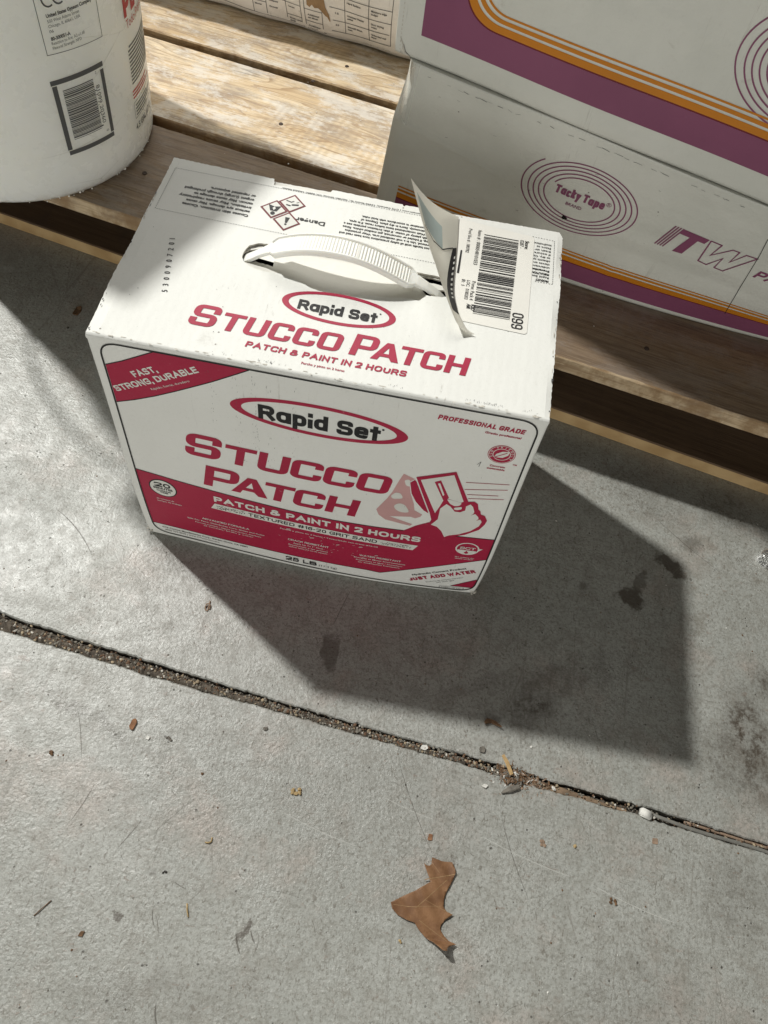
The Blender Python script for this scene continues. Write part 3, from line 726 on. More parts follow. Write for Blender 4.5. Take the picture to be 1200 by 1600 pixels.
ih = [[(0.0760, 0.0905), (0.0865, 0.0945), (0.0990, 0.0930), (0.0985, 0.1035), (0.0955, 0.1075), (0.0885, 0.1085), (0.0795, 0.1045), (0.0755, 0.0985)],
      [(0.2085, 0.0925), (0.2235, 0.0935), (0.2230, 0.1005), (0.2070, 0.1010), (0.2040, 0.0975)], [(0.2010, 0.1065), (0.2230, 0.1050), (0.2230, 0.1100), (0.2005, 0.1110)]]
sheet('inner_flap', inn, ih, lambda x, y, o: (x, y, topz(x, y) - 0.0020 + o), 0.0012, [M_card_in, M_edge], box, 0.02, 0.0003, 4)
mesh('interior_shade', [(0.01, 0.01, H - 0.03), (W - 0.01, 0.01, H - 0.03), (W - 0.01, D - 0.01, H - 0.03), (0.01, D - 0.01, H - 0.03)], [(0, 1, 2, 3)], M_dark, box)  # black sheet added under the holes; shade inside the box is painted on it
mesh('inner_tab', [(0.0765, 0.1030, H - 0.0062), (0.0985, 0.0985, H - 0.0045), (0.0985, 0.1065, H - 0.0045), (0.0790, 0.1085, H - 0.0062)], [(0, 1, 2, 3)], M_card_in, box)

# worn and torn corners of board
bm = bmesh.new(); rr = random.Random(11)
for cx, cy, cz, n_, s_ in ((0.0005, 0.001, 0.003, 16, .0028), (W - .001, 0.001, 0.003, 20, .0030), (0.27, -0.0015, 0.0012, 10, .0020), (0.0, 0.003, H - .004, 7, .0014), (W - .0005, 0.004, H - .0035, 6, .0013)):
    for i in range(n_):
        lump_bm(bm, (cx + rr.uniform(-1, 1) * s_, cy + rr.uniform(-1, 1) * s_ * .8, max(.0008, cz + rr.uniform(-1, 1) * s_)), rr.uniform(.0006, .0013), rr, 0.8)
tag(from_bm('frayed_corner', bm, M_edge, box), kind='stuff')

# --- front print
fm = front
P = Print([M_black])
fr = rpath([(7.5, 7.5), (296.2, 5.5), (295.2, 253.6), (7.5, 251.8)], 14, True, 8)
P.line(fr, 1.15, 0, 4, True, 9); P.build('border_line', fm, box)
P = Print([M_red, M_black])
band_t = [(7.9, 105.8), (40, 101.5), (70, 98.6), (100, 96.6), (130, 95.2), (167, 94.4), (200, 95.6), (226, 97.4), (262, 99.8), (295.8, 101.7)]
P.poly([(8, 21.5), (60, 20.5), (130, 20.5), (200, 20.8), (212, 19.5), (296.4, 68)] + band_t[::-1], 0, 0)
P.line(band_t, 0.8, 1, 1, sub=9); P.line([(8, 21.5), (60, 20.5), (130, 20.5), (200, 20.8), (212, 19.5), (296.4, 68)], .7, 1, 1, sub=9)
P.build('red_band', fm, box)
P = Print([M_red, M_black])
bt = [(8.2, 229.8), (20, 236.3), (32, 244), (44.4, 251.9)]; bb = [(8.2, 190.6), (22, 197.2), (38, 206.2), (54.7, 216.7), (80, 233.2), (106.6, 251.9)]
P.poly(bb + bt[::-1], 0, 0); P.line(bt, .7, 1, 1, sub=9); P.line(bb, .8, 1, 1, sub=9)
P.build('corner_banner', fm, box)
P = Print([M_red, M_black])
P.poly([(276, 12), (295.9, 29.5), (296.0, 12)], 0, 0); P.line([(276, 12), (295.9, 29.5)], .5, 1, 1); P.line([(276, 12), (296, 12)], .5, 1, 1)
P.build('red_triangle', fm, box)
P = Print([M_white])
btext(P, 'FAST,', 27, 222.5, 5.7, 0, 2, .215, width=20.5, rot=R(31)); btext(P, 'STRONG, DURABLE', 11.2, 203.2, 5.7, 0, 2, .215, width=72, rot=R(31.2))
P.text('Rápido, fuerte, duradero', 37, 212.3, 2.1, 0, 2, 0, width=33, rot=R(31))
P.build('banner_lettering', fm, box)
P = Print([M_red]); P.ell(152.6, 214.6, 61.4, 16.2, 0, 0, (53.6, 12.9)); P.build('oval_ring', fm, box)
P = Print([M_black]); btext(P, 'Rapid Set', 110.7, 205.8, 14.6, 0, 1, .235, width=84.5, sp=.06); P.ell(196.6, 218.6, .9, .9, 0, 1, n=14); P.build('oval_lettering', fm, box)
def title(P, x, y, sc1, cap, tv, th, m=0, lay=1, seq=None):
    for ch, dx, w_, big in seq:
        h = cap * (1.2 if big else 1)
        P.glyph(ch, x + dx, y, w_, h, tv * (1.12 if big else 1), th * (1.1 if big else 1), m, lay, 0.15)
P = Print([M_red])
title(P, 0, 143.9, 1, 23.4, 6.4, 4.5, seq=[('S', 52.0, 27.0, 1), ('T', 81.6, 23.6, 0), ('U', 107.0, 23.4, 0), ('C', 131.8, 23.6, 0), ('C', 156.6, 23.6, 0), ('O', 181.6, 24.4, 0)])
title(P, 0, 105.6, 1, 23.6, 6.4, 4.5, seq=[('P', 63.0, 27.0, 1), ('A', 86.4, 27.0, 0), ('T', 110.4, 23.4, 0), ('C', 134.0, 23.8, 0), ('H', 160.0, 24.2, 0)])
P.build('title_lettering', fm, box)
P = Print([M_red]); btext(P, 'PROFESSIONAL GRADE', 230.3, 239.6, 4.5, 0, 1, .22, width=57, shear=0.15); P.text('Grado profesional', 286.5, 234.2, 2.0, 0, 1, 0.03, width=24, align='R', shear=.1); P.build('grade_lettering', fm, box)
# round seal with a leaf
P = Print([M_red, M_white])
P.ell(278, 214.6, 9.4, 10.1, 0, 0); P.ell(278, 214.6, 8.9, 9.5, 1, 1, (8.5, 9.1)); P.ell(278, 214.6, 6.1, 6.4, 1, 1, (5.6, 5.9))
leaf = [(273.4, 210.8), (274.4, 214.6), (278, 218.0), (282.9, 218.8), (282.4, 214.6), (279.2, 211.2)]
P.poly(leaf, 1, 1); P.line([(273, 210.2), (277, 213.6), (281.4, 217.4)], 0.7, 0, 2)
for i, ch in enumerate('ECO FRIENDLY'):
    a = R(205 - i * 21); P.text(ch, 278 + 6.6 * math.cos(a), 214.6 + 7.1 * math.sin(a), 1.7, 1, 1, 0.02, rot=a - math.pi / 2, align='C')
P.build('leaf_seal', fm, box)
P = Print([M_red, M_black]); P.text('Concreto', 278, 199.8, 2.0, 0, 1, 0.03, align='C'); P.text('sustentable', 277.5, 196.5, 2.0, 0, 1, 0.03, align='C'); P.text('TM', 287.5, 204.5, 1.6, 0, 1, 0.02)
P.line([(265.6, 197), (266.2, 203)], .3, 1, 1); P.line([(266.2, 203), (264.2, 199)], .25, 1, 1)
P.build('seal_lettering', fm, box)
# trowel picture
SIL = [(224.9, 172.9), (251.8, 186.8), (266.3, 151.7), (270.5, 153.1), (273.6, 150.6), (275.3, 143.5), (277.3, 140.9), (278.3, 136.8), (281.6, 135.5), (284.4, 129.3), (283.7, 123.1), (280.8, 114.4), (271.7, 104.3), (260.8, 97.8), (256.4, 95.6), (242.0, 114.7), (242.9, 119.8), (240.3, 129.3)]
ARM = [(221.4, 94.6), (232.7, 107.9), (241.9, 115.5), (248.2, 112.3), (257.8, 95.6), (240, 95.2)]
BLADE = [(228.5, 170.7), (250.9, 182.9), (262.8, 151.5), (261.1, 149.5), (250.2, 152.5), (248.1, 149.7), (246.5, 140.3), (244.3, 130.2)]
SLOT = [(238.5, 171.1), (242.7, 174.2), (251.6, 153.6), (247.9, 149.3)]
SLOTW = [(241.1, 169.8), (242.5, 170.8), (247.7, 156.8), (246.9, 155.2)]
HAND = [(243.5, 112.7), (247.6, 121.9), (247.3, 137.5), (251.0, 144.8), (254.2, 142.4), (256.9, 138.6), (258.5, 136.2), (262.6, 136.3), (265.9, 139.8), (265.6, 145.5), (268.4, 149.0), (270.8, 146.1), (272.8, 139.7), (272.6, 136.6), (270.9, 133.5), (274.0, 136.9), (277.0, 133.0), (277.7, 130.3), (276.2, 127.5), (279.1, 129.9), (280.7, 126.7), (279.8, 119.9), (274.7, 111.1), (266.6, 103.9), (259.5, 100.3), (256.2, 96.8), (252.7, 105.2), (248.5, 110.8)]
THUMB = [(250.2, 152.0), (255.2, 151.3), (261.9, 149.5), (261.0, 145.8), (257.7, 143.8), (253.6, 146.0)]
THUMB2 = [(257.0, 141.6), (262.8, 144.4), (263.0, 141.0), (259.7, 138.9), (257.6, 139.2)]
DISC = [(221.4, 164.8), (224.4, 169.1), (225.9, 166.8), (239.6, 128.1), (235.5, 131.1), (228.4, 141.2), (223.9, 151.5)]
PINK = [(215.6, 174.2), (224.3, 170.0), (221.2, 166.1), (221.7, 159.4), (223.1, 151.3), (227.2, 137.8), (228.7, 129.1), (235.1, 124.7), (234.3, 121.4), (230.6, 117.9), (226.7, 119.1), (210.7, 115.1), (229.2, 108.6), (227.9, 105.7), (207.9, 109.4), (202.3, 114.8), (199.9, 121.9), (206.8, 139.5), (209.8, 149.2), (213.2, 164.8)]
P1 = [(216.8, 166.9), (220.9, 168.8), (221.8, 159.4), (218.8, 160.2)]
P2 = [(208.9, 143.7), (212.5, 149.6), (216.1, 149.2), (218.9, 142.8), (210.8, 140.1)]
P3 = [(212.3, 131.9), (216.8, 136.2), (221.1, 134.5), (225.5, 125.1), (219.1, 123.2), (214.1, 126.3)]
P = Print([M_red, M_white, M_pink])
P.poly(PINK, 2, 0)
for q in (P1, P2, P3): P.poly(rpath(q, 3, True, 3), 1, 1)
P.poly(ARM, 0, 1); P.poly(SIL, 0, 2); P.poly(DISC, 0, 1)
P.poly(BLADE, 1, 3); P.poly(SLOT, 0, 4); P.poly(SLOTW, 1, 5); P.poly(HAND, 1, 3)
P.poly(rpath(THUMB, 1.5, True, 3), 1, 5); P.poly(rpath(THUMB2, 1.2, True, 3), 1, 5)
for a, b in (((260.3, 176.0), (290.8, 181.0)), ((260.8, 167.0), (290.9, 174.0)), ((263.8, 161.0), (285.9, 165.0)), ((265.5, 156.0), (290.7, 161.2))):
    P.line([a, b], .55, 0, 1)
P.build('trowel_picture', fm, box)
P = Print([M_white, M_black])
btext(P, 'PATCH & PAINT IN 2 HOURS', 69.6, 82.8, 8.1, 0, 2, .25, width=169, sp=.13); P.build('slogan_lettering', fm, box)
P = Print([M_white, M_black])
P.poly([(66.0, 71.2), (69.6, 79.6), (237.8, 76.6), (234.4, 68.2)], 0, 2)
btext(P, 'TEXTURED #16-20 GRIT SAND', 97.5, 72.6, 4.9, 1, 3, .185, width=107, rot=R(-1), sp=.14)
rr = random.Random(3)
for x0, x1 in ((71, 95), (207, 233)):
    for i in range(120):
        x = rr.uniform(x0, x1); y = (75.2 if x < 150 else 72.6) + rr.uniform(-2.6, 2.6); r = rr.uniform(.12, .4)
        P.ell(x, y, r * 1.4, r, 1, 3, n=6)
P.build('grit_strip', fm, box)
P = Print([M_white])
for x, y, l, sz, wd, al in ((76.5, 48.6, 'ADVANCED FORMULA', 3.0, 41, 'C'), (76.5, 44.2, 'Safe For Paint, Distributes Cure, Sheen and Color', 2.0, 68, 'C'), (78, 40.2, 'Formula avanzada / Seguro para pintura, distribuye', 1.7, 58, 'C'), (78, 36.8, 'el curado, brillo y color', 1.7, 44, 'C'),
                        (148, 47.2, 'CRACK RESISTANT', 3.0, 35, 'C'), (148, 43.0, 'Apply Up To 1" Thick', 2.0, 26, 'C'), (148, 39.2, 'Resistente a las grietas', 1.7, 34, 'C'), (148, 35.8, 'Aplicar hasta 2.5 cm de espesor', 1.7, 34, 'C'),
                        (209.6, 44.2, 'WATER RESISTANT', 3.0, 35.5, 'C'), (209.6, 40.0, 'Durable in Moist Environments', 2.0, 44, 'C'), (209.6, 36.2, 'Resistente al agua / Duradero', 1.7, 40, 'C'), (209.6, 32.8, 'en ambientes húmedos', 1.7, 36, 'C'),
                        (165, 63.4, 'Parche y pinte en 2 horas / Texturizado con arena #16-20', 1.7, 82, 'C'),
                        (277.5, 66.6, 'See website for', 1.6, 16, 'C'), (277.5, 63.9, 'details on SCT', 1.6, 15, 'C'),
                        (26.5, 66.0, '20 minutos de', 1.7, 15, 'C'), (29.5, 62.6, 'tiempo de trabajo', 1.7, 21, 'C')):
    (btext(P, l, x, y, sz * .92, 0, 2, .17, width=wd, align=al) if l.isupper() else P.text(l, x, y, sz, 0, 2, 0.012, width=wd, align=al))
P.build('small_white_lettering', fm, box)
P = Print([M_white, M_black])
P.ell(27, 84.6, 11.6, 12.6, 1, 1); P.ell(27, 84.6, 10.6, 11.4, 0, 2)
btext(P, '20', 27, 86.2, 6.2, 1, 3, .24, width=13.5, align='C'); P.text('MINUTES', 27, 82.6, 2.8, 1, 3, .04, width=16, align='C'); P.text('WORKING', 27, 79.4, 2.0, 1, 3, .03, width=12, align='C'); P.text('TIME', 27, 76.7, 2.0, 1, 3, .03, width=7, align='C')
P.build('time_badge', fm, box)
P = Print([M_white, M_red])
P.ell(277.3, 82.0, 9.6, 9.9, 0, 1, (8.4, 8.7)); btext(P, 'SCT', 277.5, 81.0, 4.0, 0, 2, .18, width=12.5, align='C')
P.poly([(277.3 + 7.6 * math.cos(a), 79.6 + 6.6 * math.sin(a)) for a in [math.pi + i * math.pi / 16 for i in range(17)]], 0, 1)
P.poly([(277.3, 79.0), (279.3, 75.4), (277.3, 73.6), (275.3, 75.4)], 1, 2)
P.poly([(285.2, 84), (289.4, 84.6), (286.8, 80.4)], 0, 2)
P.build('drop_badge', fm, box)
P = Print([M_red, M_black])
P.text('Hydraulic Cement Product', 240.5, 23.0, 2.7, 1, 2, 0.02, width=49, rot=R(29.4)); btext(P, 'JUST ADD WATER', 240.0, 12.4, 5.6, 0, 2, .24, width=60, rot=R(29.6), sp=.12)
P.text('Producto de cemento hidráulico', 254, 13.2, 1.6, 1, 2, 0.0, width=34, rot=R(29.6)); P.text('Solo añada agua', 263, 14.8, 1.6, 1, 2, 0.0, width=16, rot=R(29.6))
P.build('water_lettering', fm, box)
P = Print([M_black])
P.text('CTS Cement Manufacturing Corp., Garden Grove, CA 92841', 15.5, 15.6, 2.2, 0, 2, 0.02, width=78); P.text('(800) 929-3030 | www.CTScement.com', 17, 11.4, 2.2, 0, 2, 0.0, width=50)
btext(P, '25 LB', 128, 11.2, 6.0, 0, 5, .18, width=28); P.text('(11.3 kg)', 158, 11.6, 3.0, 0, 5, 0.0, width=16)
P.line([(266.5, 7.2), (266.8, 10.6), (288, 10.4), (288, 6.8)], .3, 0, 5, True); P.text('10801-10 1pt', 277.3, 7.9, 1.7, 0, 5, 0, width=17, align='C')
P.build('address_lettering', fm, box)
# scuffs: grit rubbed onto the red band and vertical rub marks
bm_ = Print([M_greyink, M_white]); rr = random.Random(21)
for c0, n_ in ((78, 24), (96, 40), (108, 46), (118, 22), (135, 20)):
    for i in range(n_):
        x = c0 + rr.gauss(0, 1.3) + (i / n_) * 1.5; z = rr.uniform(150, 247)
        bm_.line([(x, z), (x + rr.uniform(-.3, .3), z - rr.uniform(.4, 2.2))], rr.uniform(.08, .22), 0, 2)
for i in range(40):
    x = rr.gauss(250, 28); z = rr.uniform(110, 200); bm_.line([(x, z), (x + .1, z - rr.uniform(.4, 2))], .12, 0, 2)
for i in range(26):
    a = R(rr.uniform(190, 350)); x = 120 + rr.gauss(40, 22); z = 50 + rr.gauss(0, 8)
    bm_.line([(x + rr.uniform(.6, 2.6) * math.cos(a + t * .35), z + 1.4 * math.sin(a + t * .35)) for t in range(3)], .22, 1, 6)
for x, z, r in ((131, 66.3, 1.4), (151, 60, 1.3), (173, 57, 1.0), (192, 60, 1.2), (206, 50, 1.0)): bm_.ell(x, z, r * 1.5, r * .6, 1, 6, (r * 1.2, r * .3), n=18, rot=.4)
bm_.build('scuff_marks', fm, box)

# --- top print
tm = top
P = Print([M_red]); P.ell(152, 62.2, 39.0, 14.4, 0, 0, (34.4, 11.7)); P.build('oval_ring', tm, box)
P = Print([M_black]); btext(P, 'Rapid Set', 124.5, 56.0, 9.0, 0, 1, .235, width=54, sp=.06); P.ell(180, 65, .6, .6, 0, 1, n=12); P.build('oval_lettering', tm, box)
P = Print([M_red])
title(P, 0, 24.2, 1, 16.0, 4.1, 2.9, seq=[('S', 58.4, 17.4, 1), ('T', 78.4, 14.6, 0), ('U', 94.6, 14.6, 0), ('C', 111.0, 14.6, 0), ('C', 127.2, 14.6, 0), ('O', 143.4, 15.2, 0),
                                  ('P', 165.4, 16.4, 1), ('A', 180.4, 17.2, 0), ('T', 196.8, 14.4, 0), ('C', 211.8, 14.6, 0), ('H', 228.0, 14.6, 0)])
btext(P, 'PATCH & PAINT IN 2 HOURS', 99.8, 14.0, 5.0, 0, 1, .235, width=105, shear=.15, sp=.14); P.text('Parche y pinte en 2 horas', 138, 8.4, 1.9, 0, 1, 0.02, width=28)
P.build('title_lettering', tm, box)
P = Print([M_black]); 
for i, ch in enumerate('5300907201'):
    t = i / 9.0; P.text(ch, 38.6 - 10.4 * t, 48.0 + 50.5 * t, 3.9, 0, 1, 0.012, xs=.85, rot=R(101.5))
P.build('stamped_number', tm, box)
def dashes(P, pts, m, w_=.35, l=1.1, g=.8):
    for a, b in zip(pts[:-1], pts[1:]):
        a = Vector(a); b = Vector(b); n = int((b - a).length / (l + g))
        for i in range(n):
            p = a + (b - a) * (i / n); q = p + (b - a).normalized() * l; P.line([tuple(p), tuple(q)], w_, m, 1)
P = Print([M_black])
dashes(P, [(176, 124.6), (105.7, 124.8), (5.5, 125.3), (5.9, 172.6), (120, 171.8), (218, 170.6)], 0); dashes(P, [(177, 124.6), (214, 123.8)], 0)
dashes(P, [(277, 171), (293.6, 170.4), (294.6, 124), (281, 124)], 0)
P.build('dashed_frame', tm, box)
P = Print([M_black])
L1 = ['Causes skin irritation. Causes', 'serious eye damage. May cause', 'irritation. May cause respiratory', 'cancer. May cause damage to', 'organs (Lungs) through prolonged', 'or repeated exposure.']
for i, l in enumerate(L1): P.text(l, 70.5, 137.2 + i * 4.4, 2.45, 0, 1, 0.035, rot=math.pi, width=len(l) * 1.62)
P.text('Danger', 125.6, 144.6, 4.2, 0, 1, 0.02, rot=math.pi, width=22)
L2 = ['Do not handle until all safety precautions have been read and', 'understood. Use in a well ventilated area. Wear protective', 'clothing. If inhaled or concerned, get medical advice. Rinse', 'skin with plenty of water. If skin irritation persists see a', 'doctor. Wash contaminated items before reuse. If in eyes,', 'rinse continuously. Store in dry place. Dispose of', 'contents/container in accordance with local rules.']
for i, l in enumerate(L2): P.text(l, 208, 138.4 + i * 3.5, 2.1, 0, 1, 0.03, rot=math.pi, width=len(l) * 1.16)
P.text('SDS at www.CTScement.com | CTS Cement, 12442 Knott St., Garden Grove, CA 92841 United States', 215, 173.4, 1.35, 0, 1, 0.02, rot=math.pi, width=128)
L3 = ['PRODUCT', 'Rapid Set', 'PRECAUTIONS', 'Prevention', 'understand', 'gloves and', 'adequate eye', 'to dry. Call', 'if occurs', 'fresh air', 'Store as', 'local/regional']
for i, l in enumerate(L3): P.text(l, 291.5, 127.0 + i * 3.5, 2.0, 0, 1, 0.05 if i in (0, 2, 3) else 0.02, rot=math.pi, width=min(13.6, len(l) * 1.35))
P.build('warning_lettering', tm, box)
P = Print([M_maroon, M_white, M_black])
for k, (cx, cy) in enumerate(((86.6, 148.4), (98.0, 157.8), (98.2, 138.2))):
    h_ = 10.3
    P.poly([(cx - h_, cy), (cx, cy - h_), (cx + h_, cy), (cx, cy + h_)], 0, 0); g_ = 8.4
    P.poly([(cx - g_, cy), (cx, cy - g_), (cx + g_, cy), (cx, cy + g_)], 1, 1)
P.ell(98.2, 134.8, .9, .9, 2, 2, n=14); P.poly([(97.5, 136.2), (98.9, 136.2), (99.9, 142.2), (96.5, 142.2)], 2, 2)
P.ell(86.6, 143.8, 1.7, 1.9, 2, 2, n=18); P.poly([(84.2, 146.2), (89.0, 146.2), (91.4, 152.6), (86.6, 151.2), (81.8, 152.6)], 2, 2); P.poly([(86.6, 147), (87.8, 149.2), (86.6, 151.0), (85.4, 149.2)], 1, 3)
P.line([(93.2, 160.2), (97, 159.0), (99, 160.4)], .9, 2, 2); P.line([(98, 156.2), (103, 157.2)], 1.6, 2, 2); P.line([(94, 155.6), (97.4, 155.0)], 1.2, 2, 2); P.line([(101, 159.2), (102.8, 160.4)], .5, 2, 2)
P.build('hazard_diamonds', tm, box)
# smudges on the front fold
P = Print([M_greyink]); rr = random.Random(31)
for x0, n_ in ((118, 26), (262, 34), (252, 12), (90, 8), (200, 8), (286, 8)):
    for i in range(n_):
        x = x0 + rr.gauss(0, 4.0); y = 3.4 + abs(rr.gauss(0, 1.0)); P.line([(x, y), (x + rr.uniform(-.3, .3), y + rr.uniform(.3, 1.6))], rr.uniform(.06, .2), 0, 0)
for i in range(26):
    x = rr.uniform(5, 290); y = rr.uniform(5, 120)
    if 76 < x < 226 and 74 < y < 114: continue
    P.ell(x, y, rr.uniform(.1, .45), rr.uniform(.1, .35), 0, 0, n=7)
P.mats.append(M_edge)
for i in range(60):
    x = rr.uniform(2, 298); P.ell(x, rr.uniform(.8, 3.0), rr.uniform(.3, 2.2), rr.uniform(.12, .4), 1, 0, n=8)
for i in range(34):
    y = rr.uniform(2, 178); P.ell(rr.choice((rr.uniform(.5, 1.6), rr.uniform(298.2, 299.4))), y, rr.uniform(.15, .5), rr.uniform(.4, 2.4), rr.choice((0, 1)), 0, n=8)
P.build('fold_smudges', tm, box)

# --- carrying handle
hd = empty('handle', (0, 0, 0)); hd.parent = box
def hprof(t):   # centre line of the strap; t 0..1 from left to right
    x = 0.0975 + t * 0.1015
    hs = [(0, .0095), (.05, .0125), (.14, .0170), (.28, .0210), (.42, .0228), (.56, .0220), (.70, .0188), (.84, .0130), (.94, .0075), (1, .0050)]
    for (a, ha), (b, hb) in zip(hs[:-1], hs[1:]):
        if a <= t <= b + 1e-9:
            q = (t - a) / (b - a); h_ = ha * (1 - q) + hb * q; break
    y = 0.0975 - 0.0010 * math.sin(math.pi * t) + 0.0 * t
    return Vector((x, y, H + h_))
HN = 420; cl = [hprof(i / HN) for i in range(HN + 1)]
for _ in range(60): cl = [cl[0]] + [(cl[i - 1] + cl[i] * 2 + cl[i + 1]) / 4 for i in range(1, HN)] + [cl[-1]]
# low-pass the broken line of heights
for _ in range(6):
    n_ = 24; sm = []
    for i in range(HN + 1):
        a = max(0, i - n_); b = min(HN, i + n_); k = min(i - a, b - i); s_ = Vector((0, 0, 0))
        for j in range(i - k, i + k + 1): s_ += cl[j]
        sm.append(s_ / (2 * k + 1))
    cl = sm
def grip(cl):
    vs = []; fs = []; prof = [-1, -.93, -.84, -.78, -.70, -.35, 0, .35, .70, .78, .84, .93, 1]
    n = len(cl); m = len(prof); arc = 0
    for i, c in enumerate(cl):
        t = (cl[min(i + 1, n - 1)] - cl[max(i - 1, 0)]).normalized(); up = Vector((-t.z, 0, t.x)); 
        if i: arc += (c - cl[i - 1]).length
        u = i / (n - 1); hw = 0.0093 * min(1, 0.62 + 12 * u, 0.55 + 10 * (1 - u))
        rib = 0.00042 * (0.5 + 0.5 * math.cos(arc / 0.00225 * 2 * math.pi)) if (0.13 < u < 0.95 and not 0.585 < u < 0.605) else (0.0003 if 0.13 < u < .95 else 0.0001)
        for w_ in prof:
            a = abs(w_); h_ = (0.0012 if .8 < a < .95 else (0.0005 if a >= .95 else (rib if a <= .72 else 0.0)))
            vs.append(c + Vector((0, 1, 0)) * w_ * hw + up * h_)
        vs.append(c + Vector((0, 1, 0)) * hw - up * 0.0030); vs.append(c - Vector((0, 1, 0)) * hw - up * 0.0030)
    q = m + 2
    for i in range(n - 1):
        for k in range(q):
            a = i * q + k; b = i * q + (k + 1) % q; fs.append((a, a + q, b + q, b))
    fs.append(tuple(range(q))); fs.append(tuple((n - 1) * q + k for k in range(q))[::-1])
    return mesh('grip', vs, fs, M_handle, hd)
grip(cl)
def tabm(name, pts, ws, th):
    vs = []; fs = []
    for i, (p, w_) in enumerate(zip(pts, ws)):
        p = Vector(p); d = (Vector(pts[min(i + 1, len(pts) - 1)]) - Vector(pts[max(i - 1, 0)])).normalized(); up = Vector((-d.z, 0, d.x)); sd = Vector((0, 1, 0))
        if up.z < 0: up = -up
        for a, b in ((-1, 1), (-.6, 1.25), (.6, 1.25), (1, 1), (1, -1), (-1, -1)): vs.append(p + sd * a * w_ + up * b * th)
    for i in range(len(pts) - 1):
        for k in range(6):
            a = i * 6 + k; b = i * 6 + (k + 1) % 6; fs.append((a, a + 6, b + 6, b))
    fs.append(tuple(range(6))[::-1]); fs.append(tuple((len(pts) - 1) * 6 + k for k in range(6)))
    bm = bmesh.new(); vv = [bm.verts.new(v) for v in vs]
    for f in fs: bm.faces.new([vv[i] for i in f])
    bmesh.ops.recalc_face_normals(bm, faces=bm.faces[:])
    return from_bm(name, bm, M_handle, hd)
a0 = cl[0]; a1 = cl[-1]
tabm('strap_end', [a0 + Vector((0.004, 0, -0.0006)), a0 + Vector((-.001, 0, -.0018)), (0.0900, 0.0972, H + 0.0032), (0.0805, 0.0962, H - 0.0030), (0.0740, 0.0955, H - 0.0085)], [.0055, .0048, .0036, .0040, .0045], .0012)
tabm('strap_end', [a1 + Vector((-0.004, 0, 0.0004)), a1 + Vector((.001, 0, -.0010)), (0.2070, 0.0972, H + 0.0010), (0.2150, 0.0965, H - 0.0035), (0.2210, 0.096, H - 0.0085)], [.0055, .0048, .0036, .0036, .0036], .0012)

# --- price label and its peeled half
def rrect(x0, y0, x1, y1, r): return rpath([(x0, y0), (x1, y0), (x1, y1), (x0, y1)], r, True, 5)
P = Print([M_label, M_black], 0.00035)
P.poly(rpath([(229.5, 72.8), (279.8, 70.6), (278.6, 170.4), (221.6, 175.6), (222.5, 130)], 3.0, True, 5), 0, 0)
lab = P.build('price_label', tm, box); lab['label'] = 'white price sticker with barcode'
P = Print([M_black, M_greyink], 0.0005); rr = random.Random(8); y = 81.4
while y < 162.6:
    b = rr.choice((.35, .35, .7, .8, 1.2)); P.poly([(241.4, y), (267.2, y), (267.0, y + b), (241.2, y + b)], 0, 1, sub=0); y += b + rr.choice((.6, .7, 1.1, 1.6))
btext(P, '099', 268.4, 89.0, 8.0, 0, 1, .13, rot=-math.pi / 2, width=15)
P.text('Store:', 272.0, 164.4, 3.0, 0, 1, .02, rot=-math.pi / 2, width=9); P.text('0287 -', 268.2, 164.4, 3.0, 0, 1, .0, rot=-math.pi / 2, width=9)
P.text('Item # : 0000548101033', 236.6, 166.5, 2.9, 0, 1, .0, rot=-math.pi / 2, width=37); P.text('Prod Sku # : 380782', 229.6, 166.5, 2.6, 0, 1, .0, rot=-math.pi / 2, width=26)
P.text('Prime: Pack 4', 237.6, 112.6, 2.9, 0, 1, .0, rot=-math.pi / 2, width=19); P.text('LOC:  0180203', 234.0, 112.6, 2.6, 0, 1, .0, rot=-math.pi / 2, width=19); P.text('B: 1', 230.4, 112.6, 2.6, 0, 1, .0, rot=-math.pi / 2, width=6)
P.text('KSD', 239.6, 89.6, 3.0, 0, 1, .02, rot=-math.pi / 2, width=5.6); P.text('AM', 236.4, 89.6, 3.0, 0, 1, .02, rot=-math.pi / 2, width=4.4)
P.poly([(226.0, 118.0), (227.6, 118.0), (227.2, 142), (226.0, 142)], 0, 1)
P.build('label_print', tm, lab)
# peeled sheet: hinge on the box, free edge lifted
hinge = [(0.2205, 0.1760, H), (0.2225, 0.150, H), (0.2240, 0.125, H - .0003), (0.2255, 0.100, H), (0.2295, 0.084, H), (0.2350, 0.0715, H), (0.2395, 0.0640, H), (0.2450, 0.0610, H)]
free = [(0.1812, 0.1700, H + 0.0300), (0.1922, 0.1390, H + 0.0280), (0.2023, 0.1120, H + 0.0255), (0.2117, 0.0900, H + 0.0235), (0.2202, 0.0740, H + 0.0190), (0.2262, 0.0655, H + 0.0130), (0.2325, 0.0608, H + 0.0060), (0.2400, 0.0598, H + 0.0006)]
def lerpn(l, t):
    k = t * (len(l) - 1); i = min(int(k), len(l) - 2); f = k - i; a = Vector(l[i]); b = Vector(l[i + 1])
    p0 = Vector(l[max(i - 1, 0)]); p3 = Vector(l[min(i + 2, len(l) - 1)])
    return 0.5 * ((2 * a) + (b - p0) * f + (2 * p0 - 5 * a + 4 * b - p3) * f * f + (3 * a - p0 - 3 * b + p3) * f ** 3)
def peel(s_, t, o=0.0):
    h_ = lerpn(hinge, t); f_ = lerpn(free, t); p = h_.lerp(f_, s_)
    d = (f_ - h_); L = d.length; sag = 0.16 * L * math.sin(math.pi * s_)
    nrm = Vector((d.z, 0, -d.x)); nrm = nrm.normalized() if nrm.length > 1e-9 else Vector((0, 0, 1))
    if nrm.z < 0: nrm = -nrm
    p = p - nrm * sag * 0.55 + Vector((0, 0, 0.0006 * (1 - s_))) + Vector((0, 0, .0006))
    return p + nrm * o
